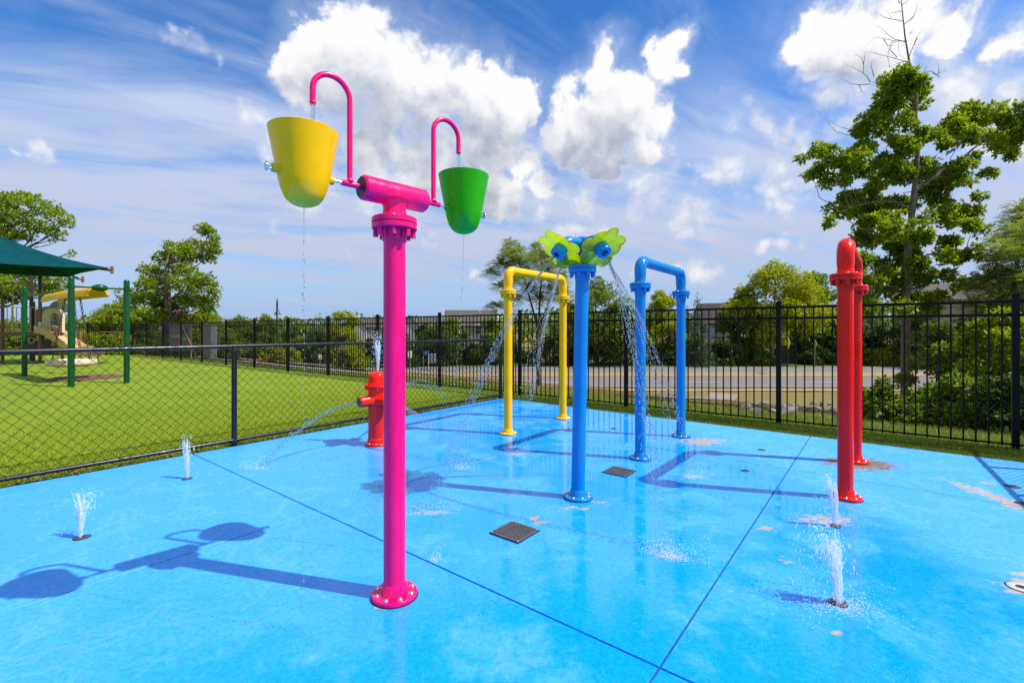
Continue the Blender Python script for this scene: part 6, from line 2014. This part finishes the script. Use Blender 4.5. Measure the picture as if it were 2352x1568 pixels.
def house(label, px, Y, wpx, ridge, eave, wall, roof, rz=0.0, depth=9.0, wins=(), wing=None, dormer=False):
    x, y = at(px, Y); zb = min(terrain(x, y), -1.0) - .1
    W = wpx / FOC * Y; zr = hz(ridge, Y) - zb; ze = hz(eave, Y) - zb
    t = thing('house', label, 'house', (x, y, zb), R(rz))
    mb = MB(); h = W / 2; d = depth / 2
    vs = [(-h, -d, 0), (h, -d, 0), (h, d, 0), (-h, d, 0), (-h, -d, ze), (h, -d, ze), (h, d, ze), (-h, d, ze), (-h, 0, zr - .15), (h, 0, zr - .15)]
    mb.add(vs, [(0, 1, 5, 4), (1, 2, 6, 9, 5), (2, 3, 7, 6), (3, 0, 4, 8, 7)])
    wl = mb.build('wall', M[wall], t, smooth=0)
    mb = MB(); o = .35; sl = (zr - ze) / d
    for s in (-1, 1):
        a = [(-h - o, s * (d + o), ze - o * sl), (h + o, s * (d + o), ze - o * sl), (h + o, 0, zr), (-h - o, 0, zr)]
        b_ = [(p[0], p[1], p[2] + .16) for p in a]
        mb.add(a + b_, [(0, 1, 2, 3), (4, 7, 6, 5), (0, 4, 5, 1), (1, 5, 6, 2), (2, 6, 7, 3), (3, 7, 4, 0)])
    rf = mb.build('roof', M[roof], t, smooth=0)
    mb = MB(); mb.lathe([(.06, zr - .8), (.06, zr + .35)], (W * .18, -1.0, 0), n=8); mb.build('vent_pipe', M['white'], rf)
    mb = MB()
    for s in (-1, 1):
        for e in (-1, 1):
            q0 = Vector((e * (h + o + .02), s * (d + o), ze - o * sl)); q1 = Vector((e * (h + o + .02), 0, zr))
            mb = MB(); mb.tube([q0 + ZU * .03, q1 + ZU * .03], .10, 4); mb.build('bargeboard', M['white'], rf, smooth=0)
    for (fx, z, w, hh) in wins:
        mb = MB(); cx = fx * h
        mb.box((cx, -d - .02, z), (w + .2, .10, hh + .2)); fr = mb.build('window', M['white'], t, smooth=0)
        mb = MB()
        for k in (-1, 1): mb.box((cx, -d - .075, z + k * hh / 4), (w, .03, hh / 2 - .05))
        mb.build('pane', M['pane'], fr, smooth=0)
    if dormer:      # front gable
        gw = W * dormer[1]; gx = dormer[0] * h; gz = dormer[2]
        mb = MB(); y0 = -d - .9
        mb.add([(gx - gw, y0, 0), (gx + gw, y0, 0), (gx + gw, y0, ze), (gx, y0, gz), (gx - gw, y0, ze), (gx - gw, -d + 3, 0), (gx + gw, -d + 3, 0), (gx + gw, -d + 3, ze), (gx, -d + 3, gz), (gx - gw, -d + 3, ze)],
               [(0, 1, 2, 3, 4), (1, 6, 7, 2), (5, 0, 4, 9)])
        gb = mb.build('gable', M[wall], t, smooth=0)
        mb = MB()
        for s in (-1, 1):
            a = [(gx + s * (gw + .25), y0 - .25, ze - .25), (gx, y0 - .25, gz + .02), (gx, -d + 3.2, gz + .02), (gx + s * (gw + .25), -d + 3.2, ze - .25)]
            b_ = [(p[0], p[1], p[2] + .16) for p in a]
            f = [(0, 1, 2, 3), (4, 7, 6, 5), (0, 4, 5, 1), (1, 5, 6, 2), (2, 6, 7, 3), (3, 7, 4, 0)]
            mb.add(a + b_, f if s < 0 else [tuple(reversed(q)) for q in f])
        mb.build('gable_roof', M[roof], t, smooth=0)
    if wing:
        (wx, ww, wh) = wing; mb = MB()
        mb.box((wx * h, -d - 2.0, wh / 2), (ww, 4.0, wh)); mb.build('garage_wing', M['sid_g'], t, smooth=0)
        mb = MB(); mb.add([(wx * h - ww / 2 - .2, -d - 4.2, wh), (wx * h + ww / 2 + .2, -d - 4.2, wh), (wx * h + ww / 2 + .2, -d, wh + 1.1), (wx * h - ww / 2 - .2, -d, wh + 1.1), (wx * h - ww / 2 - .2, -d, wh), (wx * h + ww / 2 + .2, -d, wh)], [(0, 1, 2, 3), (0, 3, 4), (1, 5, 2), (0, 4, 5, 1)])
        mb.build('wing_roof', M[roof], t, smooth=0)
    return t
house('brown roofed white house right of the blue arch', 1650, 80, 84, 698, 742, 'sid_w', 'roof_b', rz=-32, depth=10, wins=((-.5, 5.2, 1.0, 1.5), (.2, 5.2, 1.0, 1.5), (-.5, 2.0, 1.0, 1.5)), wing=(.9, 5.5, 2.7))
house('pale grey townhouse between pink post and yellow arch', 1082, 84, 110, 714, 748, 'sid_g', 'roof_t', rz=4, depth=10, wins=((-.62, 5.0, .95, 1.7), (-.36, 5.0, .95, 1.7), (-.62, 1.9, .95, 1.7), (-.36, 1.9, .95, 1.7), (.3, 5.0, .95, 1.7), (.62, 5.0, .95, 1.7), (.3, 1.9, .95, 1.7)))
house('white gabled townhouse just right of the pink post', 952, 94, 110, 729, 752, 'sid_w', 'roof_t', rz=0, depth=10, wins=((.75, 4.6, 1, 1.5), (.75, 1.6, 1, 1.5)), dormer=(.05, .22, 7.6))
house('taupe roofed townhouse just left of the pink post', 858, 100, 76, 734, 752, 'sid_w', 'roof_t', rz=6, depth=10, wins=((-.4, 4.4, 1, 1.5), (.4, 4.4, 1, 1.5)), dormer=(-.5, .20, 7.2))
house('large taupe roofed building behind the oak at right', 2215, 62, 190, 652, 694, 'sid_t', 'roof_t', rz=-20, depth=14, wins=((-.6, 5, 1.1, 1.6), (0, 5, 1.1, 1.6), (.5, 5, 1.1, 1.6)))
house('dark roofed house far behind the bright tree', 1900, 92, 110, 700, 730, 'sid_t', 'roof_d', rz=10, depth=10, wins=((-.4, 5, 1, 1.5), (.3, 5, 1, 1.5)))

def vinyl_fence(label, px0, px1, Y, top):
    x0, y = at(px0, Y); x1, _ = at(px1, Y); zb = terrain(x0, y) - .1
    t = thing('vinyl_fence', label, 'fence', (x0, y, zb)); H = hz(top, Y) - zb; L = x1 - x0; mb = MB()
    mb.box((L / 2, 0, H / 2), (L, .05, H - .1))
    n = int(L / .15)
    for i in range(n): mb.box((L * (i + .5) / n, -.032, H / 2), (L / n - .02, .016, H - .16))
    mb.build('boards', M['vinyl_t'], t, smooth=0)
    k = max(2, int(L / 2.4))
    for i in range(k + 1):
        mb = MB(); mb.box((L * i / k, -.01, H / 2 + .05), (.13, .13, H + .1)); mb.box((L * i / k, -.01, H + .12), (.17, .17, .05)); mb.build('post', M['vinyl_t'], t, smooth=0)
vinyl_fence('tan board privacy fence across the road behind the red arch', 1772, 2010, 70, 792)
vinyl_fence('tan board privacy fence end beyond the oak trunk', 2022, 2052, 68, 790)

M['sign_y'] = simple('fluorescent_yellow_sign', (0.72, 0.80, 0.02), 0.4, var=.05)
M['galv'] = simple('galvanised_post', (0.38, 0.39, 0.40), 0.5, metal=.4, var=.12)
def road_sign(label, px, Y, top, face_deg, size=.76, diamond=True):
    x, y = at(px, Y); zb = terrain(x, y); H = hz(top, Y) - zb
    t = thing('road_sign', label, 'road sign', (x, y, zb), R(face_deg))
    mb = MB(); mb.box((0, .03, H / 2 - .1), (.06, .04, H)); mb.build('pole', M['galv'], t, smooth=0)
    mb = MB(); s = size
    poly = [(0, -s * .707), (s * .707, 0), (0, s * .707), (-s * .707, 0)]
    vs = [(a, 0, H - s * .72 + b) for a, b in poly] + [(a, .012, H - s * .72 + b) for a, b in poly]
    mb.add(vs, [(0, 1, 2, 3), (7, 6, 5, 4)] + [(i, 4 + i, 4 + (i + 1) % 4, (i + 1) % 4) for i in range(4)])
    mb.build('sign_face', M['sign_y'], t, smooth=0)
road_sign('yellow diamond road sign edge on, on the grassy median', 1809.7, 49.5, 772, 79, 1.0)
road_sign('smaller yellow road sign edge on beyond the road', 1872, 60.5, 779, 83, .9)

M['boardgrey'] = simple('weathered_grey_panel', (0.17, 0.17, 0.18), 0.7, var=.15)
M['bluesign'] = simple('blue_sign_paint', (0.03, 0.16, 0.55), 0.45)
M['lamp'] = simple('lamp_black', (0.02, 0.024, 0.022), 0.45)
M['redsign'] = simple('dark_red_sign', (0.22, 0.02, 0.03), 0.5)
M['orange'] = simple('orange_marker', (0.70, 0.24, 0.05), 0.5)
def board(label, px0, px1, y0, y1, Y, mat, foot=None, cat='sign', name='notice_board', thick=.06, extra=None, rz=0):
    xa, y = at(px0, Y); xb, _ = at(px1, Y); z1, z0 = hz(y0, Y), hz(y1, Y)
    xm = (xa + xb) / 2; zb = terrain(xm, y) - .05; W = xb - xa
    t = thing(name, label, cat, (xm, y, zb), R(rz))
    mb = MB(); mb.box((0, 0, (z0 + z1) / 2 - zb), (W, thick, z1 - z0)); bd = mb.build('panel', M[mat], t, smooth=0, bevel=.01)
    if z0 - zb > .15:
        for s in ((-1, 1) if W > .5 else (0,)):
            mb = MB(); mb.box((s * W * .42, thick / 2 + .035, (z1 - zb) / 2), (.07, .07, z1 - zb)); mb.build('leg', M['galv'], t, smooth=0)
    if extra:
        for (fx, fz, fw, fh, m2) in extra:
            mb = MB(); mb.box((fx * W, -thick / 2 - .004, z0 - zb + fz * (z1 - z0)), (fw * W, .008, fh * (z1 - z0))); mb.build('printed_area', M[m2], bd, smooth=0)
    return t
board('pale notice board with a dark red square behind the long fence', 389, 441, 745, 806, 27.5, 'boardgrey', extra=((.22, .76, .24, .22, 'redsign'), (-.18, .55, .40, .12, 'galv'), (.15, .45, .25, .10, 'galv')))
board('tall pale grey utility panel behind the long fence', 469, 491, 746, 822, 26.5, 'boardgrey', thick=.5, cat='utility cabinet', name='utility_cabinet')
board('blue topped sign on two posts right of the pink post', 972, 985, 806, 815, 52, 'bluesign')
board('white sign on a post beside the pink post', 937, 946, 806, 821, 50, 'white')
board('yellow warning board beside the side street', 680.5, 689.5, 806, 812.5, 40, 'sign_y')
board('small white sign before the dark mound shrub', 731, 738, 814, 825, 41, 'white')
board('pale blue box cabinet behind the blue sign', 986, 1002, 812, 833, 56, 'bluebox' if 'bluebox' in M else 'sid_g', thick=.7, cat='utility cabinet', name='utility_cabinet')
def marker():
    Y = 27; x, y = at(436, Y); zb = terrain(x, y); t = thing('guy_marker', 'leaning orange and white guy wire marker behind the long fence', 'marker', (x, y, zb))
    mb = MB(); a = Vector((-.1, 0, 1.15)); b = Vector((.45, 0, 0))
    mb.tube([a + (b - a) * f for f in np.linspace(0, 1, 6)], .035, 8); mb.build('sleeve', M['orange'], t)
    mb = MB(); mb.tube([a + (a - b) * .8, b], .012, 6); mb.build('cable', M['galv'], t)
marker()
def street_lamp():
    Y = 46; x, y = at(636, Y); zb = terrain(x, y); k = Y / FOC
    t = thing('street_lamp', 'black gooseneck street lamp rising above the long fence', 'street lamp', (x, y, zb), R(112))
    H = hz(694, Y) - zb
    mb = MB(); mb.lathe([(.16, 0), (.16, .35), (.10, .45), (.085, 1.0), (.07, H)], n=14); mb.build('pole', M['lamp'], t)
    mb = MB(); pts = [Vector((0, 0, H - .05))] + [Vector((.33 - .33 * math.cos(a), 0, H + .36 * math.sin(a))) for a in np.linspace(0, PI, 10)] + [Vector((.66, 0, H - .75))]
    mb.tube(pts, .05, 8); mb.build('arm', M['lamp'], t)
    mb = MB(); z = H - .75
    mb.lathe([(.06, z + .1), (.12, z), (.16, z - .22), (.34, z - .40), (.36, z - .46), (.33, z - .46), (.13, z - .25)], (.66, 0, 0), n=20); sh = mb.build('shade', M['lamp'], t)
    mb = MB(); mb.lathe([(.10, z - .30), (.14, z - .44), (.08, z - .54), (.01, z - .56)], (.66, 0, 0), n=14); mb.build('globe', M['white'], sh)
street_lamp()
M['van'] = simple('white_van_paint', (0.66, 0.66, 0.66), 0.3, coat=.5, var=.05)
M['tyre'] = simple('tyre_rubber', (0.02, 0.02, 0.02), 0.8)
def van():
    Y = 74; x, y = at(576, Y); zb = max(terrain(x, y), zt(x, y)) + .12
    t = thing('parked_van', 'white van on the side street behind the long fence', 'van', (x, y, zb), R(115))
    L, W, H = 4.6, 1.85, 1.95
    side = [(-2.3, .35), (-2.3, 1.0), (-2.2, 1.85), (-2.0, 1.95), (.6, 1.95), (.95, 1.85), (1.55, 1.15), (2.15, .98), (2.3, .80), (2.3, .35)]
    n = len(side); mb = MB()
    vs = [(a, -W / 2 + (.10 if z > 1.2 else 0), z) for a, z in side] + [(a, W / 2 - (.10 if z > 1.2 else 0), z) for a, z in side]
    mb.add(vs, [tuple(range(n)), tuple(reversed(range(n, 2 * n)))] + [(i, n + i, n + (i + 1) % n, (i + 1) % n) for i in range(n)])
    mb.build('body', M['van'], t, smooth=20, bevel=.05)
    for s in (-1, 1):
        mb = MB(); mb.add([(a, s * (W / 2 - .035), z) for a, z in ((-2.0, 1.2), (1.2, 1.2), (.85, 1.72), (-2.0, 1.72))], [(0, 1, 2, 3)]); mb.build('side_window', M['pane'], t, smooth=0)
    mb = MB(); mb.add([(1.58, -.78, 1.18), (1.58, .78, 1.18), (1.02, .70, 1.80), (1.02, -.70, 1.80)], [(0, 1, 2, 3)]); mb.build('windscreen', M['pane'], t, smooth=0)
    for a in (-1.45, 1.45):
        for s in (-1, 1):
            mb = MB(); mb.lathe([(.20, -.1), (.33, -.1), (.34, -.06), (.34, .06), (.33, .1), (.20, .1)], (a, s * (W / 2 - .08), .33), (0, 1, 0), n=20); w = mb.build('wheel', M['tyre'], t)
            mb = MB(); mb.lathe([(.19, -.09), (.19, .09)], (a, s * (W / 2 - .06), .33), (0, 1, 0), n=16); mb.build('rim', M['galv'], w)
van()
